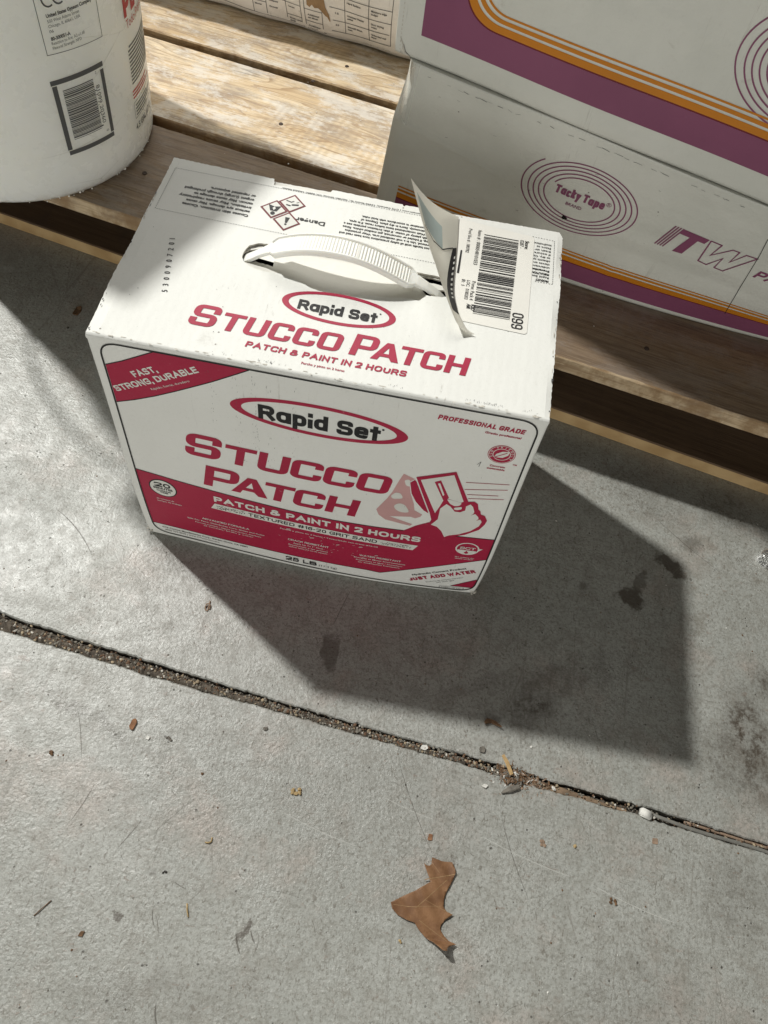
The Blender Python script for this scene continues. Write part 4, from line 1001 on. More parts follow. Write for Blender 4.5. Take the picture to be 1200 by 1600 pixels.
vs = []; fs = []; NS, NT = 14, 40
for j in range(NT + 1):
    for i in range(NS + 1): vs.append(peel(i / NS, j / NT))
for j in range(NT):
    for i in range(NS):
        a = j * (NS + 1) + i; fs.append((a, a + 1, a + NS + 2, a + NS + 1))
def thin_paper():
    n = N('thin_label_paper'); tr = n.t.nodes.new('ShaderNodeBsdfTranslucent'); tr.inputs[0].default_value = (0.74, 0.71, 0.63, 1)
    mx = n.t.nodes.new('ShaderNodeMixShader'); mx.inputs[0].default_value = 0.55
    n.t.links.new(n.b.outputs[0], mx.inputs[1]); n.t.links.new(tr.outputs[0], mx.inputs[2]); n.t.links.new(mx.outputs[0], n.out.inputs[0])
    n.bump(n.noise(60, 4), 0.3, 0.001)
    return n.done(n.mix(n.ramp(n.noise(45, 5, 0.6), 0.4, 0.7), (0.74, 0.73, 0.67), (0.82, 0.81, 0.76)), 0.5, 0.3)
M_thin = thin_paper()
pl = mesh('peeled_sheet', vs, fs, M_thin, lab, smooth=True); pl['label'] = 'peeled paper half curling upward'
P = Print([M_black, M_teal, M_white], 0.0002)
P.poly([(320, 110), (900, 50), (860, 180), (340, 235)], 1, 0, sub=60); P.poly([(12, 190), (90, 200), (420, 640), (60, 660), (12, 560)], 0, 0, sub=40)
for i in range(9): P.poly([(28 + 5 * i, 240 + i * 32), (60 + i * 12, 250 + i * 32), (58 + i * 12, 262 + i * 32), (28 + i * 4, 256 + i * 32)], 2, 1, sub=0)
P.line([(90, 200), (340, 236), (620, 225), (900, 190)], 7, 0, 1)
vs2 = [peel(min(max(a / 1000, .0), 1), min(max(b / 1000, 0), 1), o) for a, b, o in P.v]
mesh('sheet_print', vs2, P.f, P.mats, lab, midx=P.mi)

# ------------------------------------------------------------------ the pallet
pu = Vector((math.cos(R(-10.2)), math.sin(R(-10.2)), 0)); pv = Vector((-pu.y, pu.x, 0)); PZ = 0.110
pal = empty('pallet', tuple(pv * 0.6), R(-10.2)); tag(pal, 'worn pine shipping pallet loaded with the pail, the sack and the tape cartons', 'pallet')
def plank(name, u0, u1, v0, v1, z0, z1, mat, seed, rough=0.0014, tilt=0.0):
    rr = random.Random(seed); n = 200; vs = []; fs = []
    L = u1 - u0; wd = v1 - v0; th = z1 - z0; c = ((u0 + u1) / 2, (v0 + v1) / 2 - 0.6, (z0 + z1) / 2)
    e = [[0.0] * (n + 1) for _ in range(4)]
    for k in range(4):
        a = 0
        for i in range(n + 1):
            a = a * 0.9 + rr.uniform(-1, 1) * rough * .12; e[k][i] = a + (rr.uniform(0, 1) ** 10) * rough * .5
    for i in range(n + 1):
        x = -L / 2 + L * i / n; hw = wd / 2; ht = th / 2; b = 0.0012
        f0, f1, f2, f3 = (e[k][i] for k in range(4))
        wv = 0.0006 * math.sin(x * 9 + seed)
        ring = [(-hw + f0 * .6, -ht), (-hw + f0, ht - b - abs(f1)), (-hw + b + f0 + abs(f1), ht), (-hw * .5, ht + wv * .3), (0, ht + wv), (hw * .5, ht + wv * .3), (hw - b - abs(f3) + f2, ht), (hw + f2, ht - b - abs(f3)), (hw + f2 * .6, -ht)]
        for y, z in ring: vs.append((x, y, z + tilt * y))
    m = 9
    for i in range(n):
        for k in range(m):
            a = i * m + k; b_ = i * m + (k + 1) % m; fs.append((a, b_, b_ + m, a + m))
    fs.append(tuple(range(m))[::-1]); fs.append(tuple(n * m + k for k in range(m)))
    bm = bmesh.new(); vv = [bm.verts.new(v) for v in vs]
    for f in fs: bm.faces.new([vv[i] for i in f])
    bmesh.ops.recalc_face_normals(bm, faces=bm.faces[:])
    o = from_bm(name, bm, mat, pal); o.location = c; return o
vv_ = [(0.2580, 0.3985), (0.4120, 0.5470), (0.5600, 0.7020), (0.716, 0.855), (0.870, 1.008), (1.022, 1.16)]
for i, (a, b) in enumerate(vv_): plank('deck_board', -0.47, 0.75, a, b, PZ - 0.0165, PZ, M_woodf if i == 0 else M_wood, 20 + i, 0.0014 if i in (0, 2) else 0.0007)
for i, u in enumerate((-0.46, 0.10, 0.70)):
    plank('stringer', -0.43, 0.43, -0.019, 0.019, 0.0171, PZ - 0.0171, M_wood2, 40 + i)
    o = bpy.data.objects['stringer' if i == 0 else 'stringer.%03d' % i]; o.rotation_euler = (0, 0, math.pi / 2); o.location = (u, 0.11, PZ / 2)
for i, (a, b) in enumerate(((0.285, 0.425), (0.60, 0.74), (0.98, 1.12))):
    o = plank('bottom_board', -0.47, 0.75, a, b, 0.0004, 0.0168, M_wood2, 60 + i, 0.0006)
    if i == 0: o.rotation_euler = (0, 0, R(-1.3)); o.location.y -= 0.001
def nail(u, v, dip=0.0004):
    bm = bmesh.new(); bmesh.ops.create_cone(bm, cap_ends=True, segments=12, radius1=0.0026, radius2=0.0022, depth=0.0008)
    o = from_bm('nail', bm, M_nail, pal); o.location = (u, v - 0.6, PZ + dip); return o
M_nail = simple('rusty_nail', (0.06, 0.04, 0.03), 0.7, 0.4, 300, 0.3)
def pallet_uv(x, y): p = Vector((x, y, 0)); return p.dot(pu), p.dot(pv)
for x, y in ((0.0297, 0.5580), (0.0617, 0.6000), (0.0132, 0.4670), (-0.10, 0.345), (-0.035, 0.34), (0.42, 0.232)):
    nail(*pallet_uv(x, y))

# ------------------------------------------------------------------ the pail
pc = Vector((-0.2393, 0.3869, PZ))
pail = empty('pail', tuple(pc), 0); tag(pail, 'white plastic joint compound pail at the front left of the pallet', 'pail')
def pr_(z): return 0.1284 + 0.055 * z
def lathe(name, prof, mat, parent, n=128, smooth=True):
    vs = []; fs = []
    for r, z in prof:
        for k in range(n):
            a = 2 * math.pi * k / n; vs.append((r * math.cos(a), r * math.sin(a), z))
    for i in range(len(prof) - 1):
        for k in range(n):
            a = i * n + k; b = i * n + (k + 1) % n; fs.append((a, b, b + n, a + n))
    return mesh(name, vs, fs, mat, parent, smooth=smooth)
PH = 0.44
prof = [(0.0, 0.004), (0.105, 0.004), (0.112, 0.0005), (0.1235, 0.0004), (0.1262, 0.0012), (0.1277, 0.003), (pr_(0.006), 0.006)] + [(pr_(z), z) for z in (0.02, .05, .1, .15, .2, .25, .29)] + \
    [(0.1455, 0.293), (0.1535, 0.295), (0.154, 0.301), (0.1455, 0.304), (0.1452, 0.330), (0.1530, 0.332), (0.1535, 0.338), (0.1455, 0.340), (0.1460, 0.367)]
lathe('body', prof, M_pail, pail)
lid = lathe('lid', [(0.1500, 0.353), (0.1545, 0.355), (0.1600, 0.359), (0.1610, 0.375), (0.1590, 0.3805), (0.1520, 0.3810), (0.1490, 0.373), (0.1000, 0.3725), (0.0, 0.3725)], M_pail, pail)
M_wire = N('steel_wire').done((0.5, 0.5, 0.5), 0.35, 0.5, 1.0)
def tube(name, pts, r, mat, parent=None, n=8, taper=None):
    vs = []; fs = []; P_ = [Vector(p) for p in pts]
    for i, p in enumerate(P_):
        d = (P_[min(i + 1, len(P_) - 1)] - P_[max(i - 1, 0)]).normalized(); a = d.orthogonal().normalized() if abs(d.z) > .9 else d.cross(Vector((0, 0, 1))).normalized(); b = d.cross(a)
        rr_ = r * (taper(i / (len(P_) - 1)) if taper else 1)
        for k in range(n):
            t = 2 * math.pi * k / n; vs.append(p + a * math.cos(t) * rr_ + b * math.sin(t) * rr_)
    for i in range(len(P_) - 1):
        for k in range(n):
            q = i * n + k; s_ = i * n + (k + 1) % n; fs.append((q, s_, s_ + n, q + n))
    fs.append(tuple(range(n))[::-1]); fs.append(tuple((len(P_) - 1) * n + k for k in range(n)))
    return mesh(name, vs, fs, mat, parent, smooth=True)
# wire bail hanging on the side away from the camera's right
bp = []
for i in range(33):
    t = math.pi * i / 32; a = R(205)
    loc = Vector((0.163 * math.cos(t), -0.05 - 0.115 * math.sin(t), 0.313 - 0.10 * math.sin(t)))
    ca, sa = math.cos(R(-68)), math.sin(R(-68)); bp.append((loc.x * ca - loc.y * sa, loc.x * sa + loc.y * ca, loc.z))
bail = tube('bail', bp, 0.0022, M_wire, pail)
def pmap(th, z, o):      # th in "mm" = degrees * 1, z in mm above the floor
    zz = z - PZ * 1000 / 1000; r = pr_(z - PZ) + o
    a = math.radians(th * 1000); return (r * math.cos(a), r * math.sin(a), z - PZ)
class PP(Print):
    pass
# pail print is laid out with x = arc length in mm from theta = -45 deg
ARC = 1000 * 0.1335 * math.pi / 180
def pm(x, z, o):
    a = math.radians(-45) + x / 0.1335; r = pr_(z - PZ) + o; return (r * math.cos(a), r * math.sin(a), z - PZ)
TX = lambda th: (th + 45) * ARC
bm = bmesh.new(); rr = random.Random(52)
for i in range(46):      # dried compound and splintered plastic along the lower edge
    a = R(rr.uniform(-110, 5)); r = 0.1272 + rr.uniform(-.0004, .0006)
    lump_bm(bm, (r * math.cos(a), r * math.sin(a), rr.uniform(.0006, .0030)), rr.uniform(.0004, .0013), rr, .7)
tag(from_bm('dried_compound', bm, M_label, pail), kind='stuff')
P = Print([M_greyink])
def bar(x0, z0, x1, z1, m=0, l=0, PR=None): (PR or P).poly([(x0, z0), (x1, z0), (x1, z1), (x0, z1)], m, l, sub=5)
xa, xb, z0, z1 = TX(-45.6), TX(-22.6), 154.5, 227.5
bar(xa + 1.4, z0, xb - 1.2, z0 + 4.4); bar(xa, z1 - 4.4, xb - .4, z1); bar(xa + .6, z0 + 5.2, xa + 5.0, z1 - 5.2); bar(xb - 4.6, z0 + 5.2, xb - .6, z1 - 6.5)
z = 168.5; rr = random.Random(4)
while z < 216:
    b = rr.choice((.5, .5, .9, 1.3)); bar(xa + 9.0, z, xb - 14 + (2 if rr.random() < .2 else 0), z + b, 0, 1); z += b + rr.choice((.4, .45, .7, 1.0))
P.text('81099 20360', xb - 12.2, 209.5, 4.3, 0, 1, .0, rot=-math.pi / 2, width=37); P.text('0', xb - 9.6, 164.6, 3.0, 0, 1, .0, rot=-math.pi / 2); P.text('2', xb - 10.6, 219.6, 2.4, 0, 1, .0)
P.build('barcode_print', pm, pail)
P = Print([M_greyink])
xa, xb = TX(-44.0), TX(-20.6)
P.line([(xa, 330), (xa, 249.5), (xb, 246.8), (xb, 330)], .55, 0, 0, sub=5)
P.line([(xa + 6 + 5.2 * math.cos(t) + 5, 293 + 6.6 * math.sin(t)) for t in [R(60 + i * 20) for i in range(13)]], 1.3, 0, 1); P.line([(xa + 15 + 5.2 * math.cos(t) + 5, 293 + 6.6 * math.sin(t)) for t in [R(60 + i * 20) for i in range(13)]], 1.3, 0, 1)
for l, th, zz, h_, wd, bo in (('United States Gypsum Company', -41.2, 278.6, 2.9, 43, .04), ('550 West Adams Street', -41.2, 274.4, 2.6, 29, .0), ('Chicago, IL 60661, USA', -41.2, 270.4, 2.6, 29, .0), ('06', -41.3, 266.4, 2.6, 3.6, .0),
                          ('80-300051-A', -41.4, 260.2, 2.9, 17.5, .04), ('Reaction to fire: A2-s1,d0', -41.5, 256.6, 2.6, 31, .0), ('Flexural Strength: NPD', -41.5, 252.8, 2.6, 27, .0)):
    P.text(l, TX(th), zz, h_, 0, 1, bo, width=wd)
P.build('approval_print', pm, pail)
P = Print([M_fadered, M_greyink])
btext(P, 'PLUS 3', TX(-6.0), 246, 20, 0, 1, .26, width=78); P.text('Todo-Propósito', TX(-5.2), 236.0, 8.0, 0, 1, .0, width=58)
for i in range(11):
    bar(TX(-6.4) + (0 if i else 2), 219.5 - i * 3.4, TX(rr.uniform(14, 30)), 221.2 - i * 3.4, 1, 0)
for i in range(3): bar(TX(-7.2), 178.2 - i * 3.2, TX(rr.uniform(8, 16)), 179.9 - i * 3.2, 0, 0)
P.line([(TX(-7.4), 168), (TX(18), 168), (TX(18), 152), (TX(-7.4), 152)], .5, 1, 0, True, 5)
for i in range(4): bar(TX(-6.2), 163.6 - i * 3.2, TX(rr.uniform(4, 16)), 165.0 - i * 3.2, 1, 1)
P.text('4.5 GAL (17 L)', TX(-8.2), 140.6, 6.0, 1, 1, .02, width=46)
P.build('product_print', pm, pail)

# unseen carton-shaped blocker added above the frame to shadow the stucco box top
fc = empty('shadow_blocker', (-0.2163, 0.3631, PZ + 0.3812), R(68)); tag(fc, 'unseen carton-shaped blocker added on the pail lid to cast a shadow', 'box')
bm = bmesh.new(); bmesh.ops.create_cube(bm, size=1.0); bmesh.ops.scale(bm, vec=(.34, .17, .078), verts=bm.verts[:]); bmesh.ops.translate(bm, vec=(0, 0, .039), verts=bm.verts[:])
bmesh.ops.bevel(bm, geom=bm.edges[:], offset=.0025, segments=2, affect='EDGES'); from_bm('body', bm, M_kraft, fc)
bm = bmesh.new(); bmesh.ops.create_cube(bm, size=1.0); bmesh.ops.scale(bm, vec=(.344, .05, .0004), verts=bm.verts[:]); bmesh.ops.translate(bm, vec=(0, 0, .0785), verts=bm.verts[:])
from_bm('blocker_strip', bm, M_label, fc)

# ------------------------------------------------------------------ tape cartons
a2 = R(-20.2); TLo = Vector((0.1565, 0.3295, 0.281)); TH = 0.171
def lowb(s): t = 0.98 * s; return Vector((0.140 + t, 0.352 - 0.313 * t + 0.29 * t * t * (1 if t < .4 else .4 / t) , PZ + 0.0005))
def lowt(s): return TLo + Vector((math.cos(a2), math.sin(a2), 0)) * s
def tf(s, z, o):           # lower carton front, s along, z up from its bottom
    v = min(max(z / TH, -0.2), 1.2); p = lowb(s) * (1 - v) + lowt(s) * v
    cr = 0.0
    if s < .12: cr += 0.0016 * math.exp(-((z - (0.112 - 0.13 * s)) / 0.0022) ** 2) * min(1, (0.12 - s) / .03)
    cr += 0.0012 * math.exp(-(((z - 0.060) - (s - .06) * 0.55) / 0.003) ** 2) * math.exp(-((s - .075) / .022) ** 2)
    cr -= 0.0030 * math.exp(-((s - .055) / .03) ** 2 - ((z - .120) / .022) ** 2)
    cr += 0.0010 * math.exp(-((s - .235) / .004) ** 2) * math.exp(-((z - .075) / .05) ** 2)
    cr += 0.0008 * math.sin(s * 31 + z * 20) * math.sin(z * 24)
    k_ = min(1, max(0, (z - .108) / .03)) if z < .165 else max(0, 1 - (z - .165) / .006)
    e = max(0, 0.0075 - s) / 0.0075; dn = Vector((0.22, 0.96, 0.12))
    p = p + Vector((0.1564, 0.9877, 0)) * (e ** 1.7 * (0.0035 + 0.011 * k_) - cr)
    p = p - dn * o * 1.0
    return p
def carton(name, label, ff, s1, zmax, depth, seed):
    root = empty(name, (0, 0, 0)); tag(root, label, 'box', 'tape cartons stacked on the pallet')
    vs = []; fs = []; nx, nz = 150, 64
    def q(i, j): return i * (nz + 1) + j
    for i in range(nx + 1):
        s = -0.0045 + (s1 + .0045) * (i / nx) ** 1.25
        for j in range(nz + 1): vs.append(ff(s, zmax * j / nz, 0))
    for i in range(nx):
        for j in range(nz): fs.append((q(i, j), q(i + 1, j), q(i + 1, j + 1), q(i, j + 1)))
    nb = len(vs); back = pv * depth
    loop = [q(i, 0) for i in range(nx + 1)] + [q(nx, j) for j in range(1, nz + 1)] + [q(i, nz) for i in range(nx - 1, -1, -1)] + [q(0, j) for j in range(nz - 1, 0, -1)]
    for k in loop: vs.append(Vector(vs[k]) + back)
    n = len(loop)
    for k in range(n):
        a, b = loop[k], loop[(k + 1) % n]; fs.append((b, a, nb + k, nb + (k + 1) % n))
    fs.append(tuple(nb + k for k in range(n))[::-1])
    me = mesh('body', vs, fs, M_tcard, root, smooth=False)
    for i in range(nx * nz): me.data.polygons[i].use_smooth = True
    return root
lowc = carton('tape_carton', 'lower tape carton with a purple spiral logo, resting directly on the pallet boards', tf, 0.452, TH, 0.30, 1)
a3 = R(-20.5); UQ = Vector((0.1478, 0.3335, 0.2818)); ud = Vector((math.cos(a3), math.sin(a3), 0)); un = Vector((-ud.y, ud.x, 0))
def uf(s, z, o):
    cr = 0.0010 * math.exp(-(((z - .095) + (s - .20) * .16) / .003) ** 2) * math.exp(-((s - .2) / .05) ** 2)
    return UQ + ud * s + Vector((0, 0, z)) + un * (0.0010 * math.sin(s * 27 + z * 16) - cr - o + 0.002 * max(0, 1 - z / .01) ** 2)
upc = carton('tape_carton', 'upper tape carton on top of the other one, with a rounded orange and purple frame', uf, 0.44, 0.17, 0.30, 2)
P = Print([M_purple, M_orange, M_maroon], 0.0003)
x0, x1 = 16.6, 442
P.rect(x0, 6.2, x1, 28.6, 0, 0, 5); P.rect(x0, 28.6, x1, 29.8, 2, 0, 5); P.rect(x0, 29.8, x1, 36.2, 1, 0, 5); P.rect(x0, 38.2, x1, 41.0, 1, 0, 5); P.rect(x0, 42.8, x1, 44.4, 1, 0, 5)
P.build('bottom_stripes', tf, lowc)
def spiral(P, cx, cy, rx, ry, m=0):
    pts = []; T = 5.05
    for i in range(380):
        t = i / 379 * T; k = 1.11 - (t / T) * 0.50 - (0.035 * min(1, t / .5))
        a = R(139) + 2 * math.pi * t
        pts.append((cx + rx * k * math.cos(a), cy + ry * k * math.sin(a)))
    P.line(pts, 1.15, m, 0)
P = Print([M_purple], 0.0003); spiral(P, 179.5, 106.5, 49.5, 36.5)
P.build('spiral_logo', tf, lowc)
P = Print([M_purple], 0.0003)
btext(P, 'Tacky Tape', 156.0, 105.0, 9.0, 0, 1, .235, width=45, sp=.05, wob=(.0, .02, -.04, .03, -.02, 0, .04, -.02, 0, .03)); P.text('BRAND', 169.5, 96.0, 3.4, 0, 1, .015, width=14.6); P.text('®', 201.5, 110.4, 4.4, 0, 1, .0)
P.build('logo_lettering', tf, lowc)
P = Print([M_purple], 0.0003)
for k in range(4): P.line([(255.0 + k * 2.35, 89.5), (261.6 + k * 2.35, 117.5)], 1.25, 0, 1)
P.poly([(268.6, 117.2), (291.6, 116.0), (290.0, 109.6), (284.2, 109.9), (279.9, 88.8), (271.4, 88.2), (276.8, 110.4), (266.9, 111)], 0, 1)
P.line([(293.0, 115.6), (302.6, 115.3), (300.6, 99.0), (312.4, 114.8), (318.0, 114.8), (317.4, 99.0), (324.0, 114.6), (333, 115.2), (318.4, 85.6), (310.6, 86.0), (310.8, 100.6), (303.4, 86.2), (295.4, 87.4)], 1.15, 0, 1, True)
btext(P, 'PACKAGING', 341.5, 92, 10.5, 0, 1, .2, width=84, shear=.15)
P.build('maker_lettering', tf, lowc)
P = Print([M_dark], 0.0003); P.line([(327, 141), (332, 120), (341, 74), (351, 27)], .5, 0, 3); P.ell(174.5, 81.0, 2.2, 1.8, 0, 3, n=9); P.poly([(172, 84), (175, 83), (173.6, 79), (171.6, 80)], 0, 4, sub=0)
P.build('seam_line', tf, lowc)
P = Print([M_greyink], 0.0003); rr = random.Random(41); x = 20
while x < 300:
    l = rr.uniform(1, 6)
    if rr.random() < 0.55: P.line([(x, 163 + rr.gauss(0, .35)), (x + l, 163 + rr.gauss(0, .35))], rr.uniform(.1, .45), 0, 0)
    x += l
for i in range(16):
    x = rr.uniform(30, 250); z = rr.uniform(60, 155); a = rr.uniform(-.6, .3); l = rr.uniform(.8, 3); P.line([(x, z), (x + l * math.cos(a), z + l * math.sin(a))], rr.uniform(.1, .3), 0, 0)
P.build('rub_marks', tf, lowc)
P = Print([M_purple, M_orange, M_maroon], 0.0003)
def frame_band(P, off0, off1, m):
    cx0, cz0, r0 = 51.5 + off0, 43.4 + off0 * .93, 34 - off0 * .5
    def path(off):
        x_, z_, r_ = 50.5 + off, 43.0 + off * .95, 36 - off * .6
        arc = [(x_ + r_ * (1 - math.cos(t)) * .80, z_ + r_ * (1 - math.sin(t)) * .62) for t in [i * math.pi / 2 / 12 for i in range(13)]]
        return [(x_ - 1.5, 168)] + arc + [(x_ + 100, z_), (436, z_)]
    a = path(off0); b = path(off1); n = len(a)
    P.add(a + b, [t for i in range(n - 1) for t in ((i, i + 1, n + i + 1), (i, n + i + 1, n + i))], m, 0, 6)
    return a
e0 = frame_band(P, 0, 1.2, 2); frame_band(P, 1.2, 6.8, 1); frame_band(P, 8.8, 12.0, 1); frame_band(P, 14.2, 15.8, 1)
P.poly([(17.6, 20.6)] + [(436, 20.6)] + e0[::-1] + [(17.6, 168)], 0, 0, sub=6)
P.build('frame_print', uf, upc)
P = Print([M_purple], 0.0003); spiral(P, 305, 92, 51, 37); P.build('spiral_logo', uf, upc)
P = Print([M_edge, M_dark], 0.0002)
for i in range(14):
    z = 3 + i * 3.2; P.poly([(-.2, z), (.5, z + .2), (.5, z + 1.8), (-.2, z + 1.7)], 0, 2, sub=0)
P.poly([(0, 0.4), (9, .3), (5, 2.8), (3.2, 9), (0, 14)], 0, 1, sub=0); P.line([(9, .6), (5.4, 3.4), (3.4, 9)], .4, 1, 2)
P.build('torn_corner', uf, upc)
M_tape = N('clear_tape'); M_tape.b.inputs['Alpha'].default_value = 0.35; M_tape = M_tape.done((0.85, 0.85, 0.80), 0.12, 0.5)
P = Print([M_tape], 0.0009); P.poly([(-0, 118), (11, 112), (11.5, 170), (0, 170)], 0, 0, sub=4); P.build('tape_strip', tf, lowc)

# ------------------------------------------------------------------ printed sack at the back
sack = empty('paper_sack', (0, 0, 0)); tag(sack, 'white paper sack printed with a table, lying at the back of the pallet', 'sack')
M_sack = card('sack_paper', (0.72, 0.685, 0.655), (0.79, 0.76, 0.725), 0.25, 6.0, 0.7, False)
def sk(s, z, o):      # front face: s along pallet axis (m), z above floor
    t = min(max((z - 0.112) / 0.14, 0), 1); v = 0.640 + 0.010 * (1 - min(1, (z - .112) / .012)) - 0.016 * math.sin(math.pi * t) + 0.0016 * math.sin(s * 70 + z * 40) - o
    return pu * s + pv * v + Vector((0, 0, z))
vs = []; fs = []; nx, nr = 70, 26
for i in range(nx + 1):
    s = -0.50 + 0.66 * i / nx; ends = min(1, min(i, nx - i) / 7) ** .5
    for j in range(nr + 1):
        a = j / nr
        if a < .42:
            z = 0.1125 + (a / .42) * 0.128; p = sk(s, z, 0)
        else:
            b = (a - .42) / .58; v = 0.640 + 0.40 * b; z = 0.2405 + 0.018 * math.sin(math.pi * min(b * 1.2, 1)) * 1.0 - 0.128 * max(0, (b - .82) / .18) ** 2 + 0.002 * math.sin(s * 40 + b * 9)
            p = pu * s + pv * v + Vector((0, 0, z))
        c = Vector((p.x, p.y, 0.1125)); p = c.lerp(p, 1) if ends >= 1 else Vector((p.x, p.y, 0.1125 + (p.z - .1125) * (0.25 + .75 * ends)))
        vs.append(p)
for i in range(nx):
    for j in range(nr):
        a = i * (nr + 1) + j; fs.append((a, a + nr + 1, a + nr + 2, a + 1))
mesh('bag', vs, fs, M_sack, sack, smooth=True)
P = Print([M_greyink, M_kraft], 0.0004)
def ln(*p, w=.7): P.line(p, w, 0, 0, sub=8)
ln((-112, 190), (-110.7, 117.8), (-88.5, 118.6), (-86, 121)); ln((-88.6, 118.6), (-89.3, 152)); ln((-112, 148.1), (-89.3, 147.5)); ln((-111, 133), (-89, 133))
ln((-77.8, 128.2), (-3.2, 130.5), (-2.4, 190)); ln((-76.2, 142.1), (-4.6, 144.4)); ln((-80, 157.2), (-2.8, 157.8)); ln((-80, 172), (-2.6, 172)); ln((-61, 128.6), (-60.9, 190)); ln((-30.4, 128.8), (-30.5, 190))
ln((-116.3, 190), (-116.3, 118.3), (-136.3, 120.6), (-162, 122.9), (-178.7, 124.4), (-240, 126)); ln((-135, 132.7), (-116.3, 133.6)); ln((-136, 120.6), (-136, 190)); ln((-162, 122.9), (-162, 190)); ln((-178.7, 124.4), (-178.7, 190)); ln((-240, 140), (-162, 140)); ln((-162, 149), (-116, 148.6))
for x, z, l in ((-107.5, 140.5, 'Additional'), (-107.5, 137, 'set times'), (-108, 126, 'Accelerator'), (-108, 122.6, 'compound'), (-73, 150.5, '1.5'), (-73, 136, '2.0'), (-58, 151, 'Unmixed Plaster'), (-58, 147.6, 'added'), (-58, 137, 'Smooth finish'), (-58, 133.8, 'coat'),
             (-27.5, 151, 'Slow drying'), (-27.5, 147.6, 'coats'), (-27.5, 137.4, 'Unbonded wall'), (-27.5, 134.2, 'layer'), (-27.5, 166.5, 'Moisture edge'), (-27.5, 163, 'budget'), (-58, 166.5, 'Hard Surface'), (-133, 143, 'Cement'), (-133, 127.5, 'Finish Lime'), (-133, 124.4, 'gauge'), (-158, 135, 'Drywall'), (-158, 143, 'Compound'), (-176, 135, 'Mortar')):
    P.text(l, x, z, 2.1, 0, 1, .035, width=len(l) * 1.45)
P.text('LISTED', -39, 120.8, 1.8, 0, 1, .0, width=13); P.text('QUIKMIX 502305', -22, 121.4, 1.8, 0, 1, .0, width=18)
P.poly([(-107.8, 190), (-107.4, 153.5), (-104, 151.4), (-101, 155), (-98, 151.7), (-93.5, 152.6), (-89.4, 149.6), (-85, 145.0), (-82.8, 144.2), (-79.8, 139.0), (-79, 139.6), (-80.4, 147), (-84.5, 155), (-86.5, 165), (-88, 190)], 1, 3, sub=6)
P.build('printed_table', sk, sack)

# ------------------------------------------------------------------ floor litter
M_leaf = N('dry_leaf')
_n = M_leaf; _v = _n.noise(300, 5, 0.7)
_c = _n.mix(_n.ramp(_n.noise(70, 4, .6), .35, .65), (0.165, 0.082, 0.04), (0.27, 0.145, 0.072)); _c = _n.mix(_n.ramp(_v, .5, .7, 0, .4), _c, (0.15, .07, .03))
_n.bump(_n.noise(160, 5, .7), .5, .0007); M_leaf = _n.done(_c, 0.5, 0.3)
M_vein = simple('leaf_vein', (0.36, 0.22, 0.11), 0.6, 0.2, 200, 0.2)
LP = [(291.8, -226.2), (299.5, -227.6), (307.6, -227.0), (310.2, -231.2), (311.0, -233.8), (309.5, -239.4), (306.1, -247.1), (304.6, -253.5), (304.8, -258.1), (307.9, -261.4), (312.3, -262.2), (307.4, -266.0), (304.3, -271.0), (304.1, -273.1), (307.2, -276.6), (311.1, -279.4), (316.9, -280.8), (311.8, -284.6), (309.9, -289.0), (309.3, -293.4), (306.4, -293.6), (302.4, -287.5), (299.9, -284.2), (294.2, -280.2), (288.4, -275.8), (285.2, -272.1), (278.8, -271.2), (272.2, -269.2), (267.5, -265.9), (265.7, -261.9), (274.5, -256.0), (282.4, -251.2), (292.9, -243.2), (291.6, -240.6), (289.2, -236.6), (286.4, -231.4), (288.8, -232.6), (291.0, -232.4), (292.4, -230.2)]
lf = empty('oak_leaf', (0.29, -0.258, 0)); tag(lf, 'large dry brown oak leaf lying curled on the open concrete', 'leaf')
def leafz(x, y):
    X = x - 290; Y = y + 255
    z = 0.9 + 1.5 * math.exp(-((X + 2) / 13) ** 2 - (Y / 22) ** 2) + max(0, 272 - x) * .22 + max(0, -255 - y) * .0
    z += 0.0035 * max(0, (-279 - y)) ** 2 * 3.0 + max(0, x - 306) * .16 + .35 * math.sin(x * .55 + y * .35)
    return max(z, .25)
bm = bmesh.new(); vv = [bm.verts.new((a, b, 0)) for a, b in LP]
for f in tessellate_polygon([[Vector((a, b, 0)) for a, b in LP]]): bm.faces.new([vv[i] for i in f])
for ax in (0, 1):
    q = 266 if ax == 0 else -292
    while q < (318 if ax == 0 else -226):
        bmesh.ops.bisect_plane(bm, geom=bm.verts[:] + bm.edges[:] + bm.faces[:], plane_co=(q, 0, 0) if ax == 0 else (0, q, 0), plane_no=(1, 0, 0) if ax == 0 else (0, 1, 0), dist=1e-6); q += 2.0
bmesh.ops.recalc_face_normals(bm, faces=bm.faces[:])
if bm.faces[:][0].normal.z < 0: bmesh.ops.reverse_faces(bm, faces=bm.faces[:])
def leafxy(x, y):
    z = leafz(x, y)
    if y < -281:   # the tip folds up and over
        d = -281 - y; z = 2.2 + d * .78; y = -281 - d * .45
    return ((x - 290) / 1000, (y + 258) / 1000, z / 1000)
for v in bm.verts: v.co = leafxy(v.co.x, v.co.y)
o = from_bm('blade', bm, M_leaf, lf, True); sm_ = o.modifiers.new('s', 'SOLIDIFY'); sm_.thickness = 0.0003; sm_.offset = 1
P = Print([M_vein], 0.0)
for a, b, w_ in (((310.6, -235), (288.5, -242.5), .7), ((305, -240), (285, -262), .55), ((303, -258), (277, -263), .35), ((299, -236), (291.5, -229), .35), ((290, -256), (311, -262), .4), ((288, -270), (310, -280), .4), ((285, -262), (268, -263), .4)):
    P.line([(a[0] + (b[0] - a[0]) * i / 10, a[1] + (b[1] - a[1]) * i / 10) for i in range(11)], w_ * .8, 0, 0)
vs2 = [tuple(Vector(leafxy(a, b)) + Vector((0, 0, .00042))) for a, b, o_ in P.v]
mesh('veins', vs2, P.f, P.mats, lf)

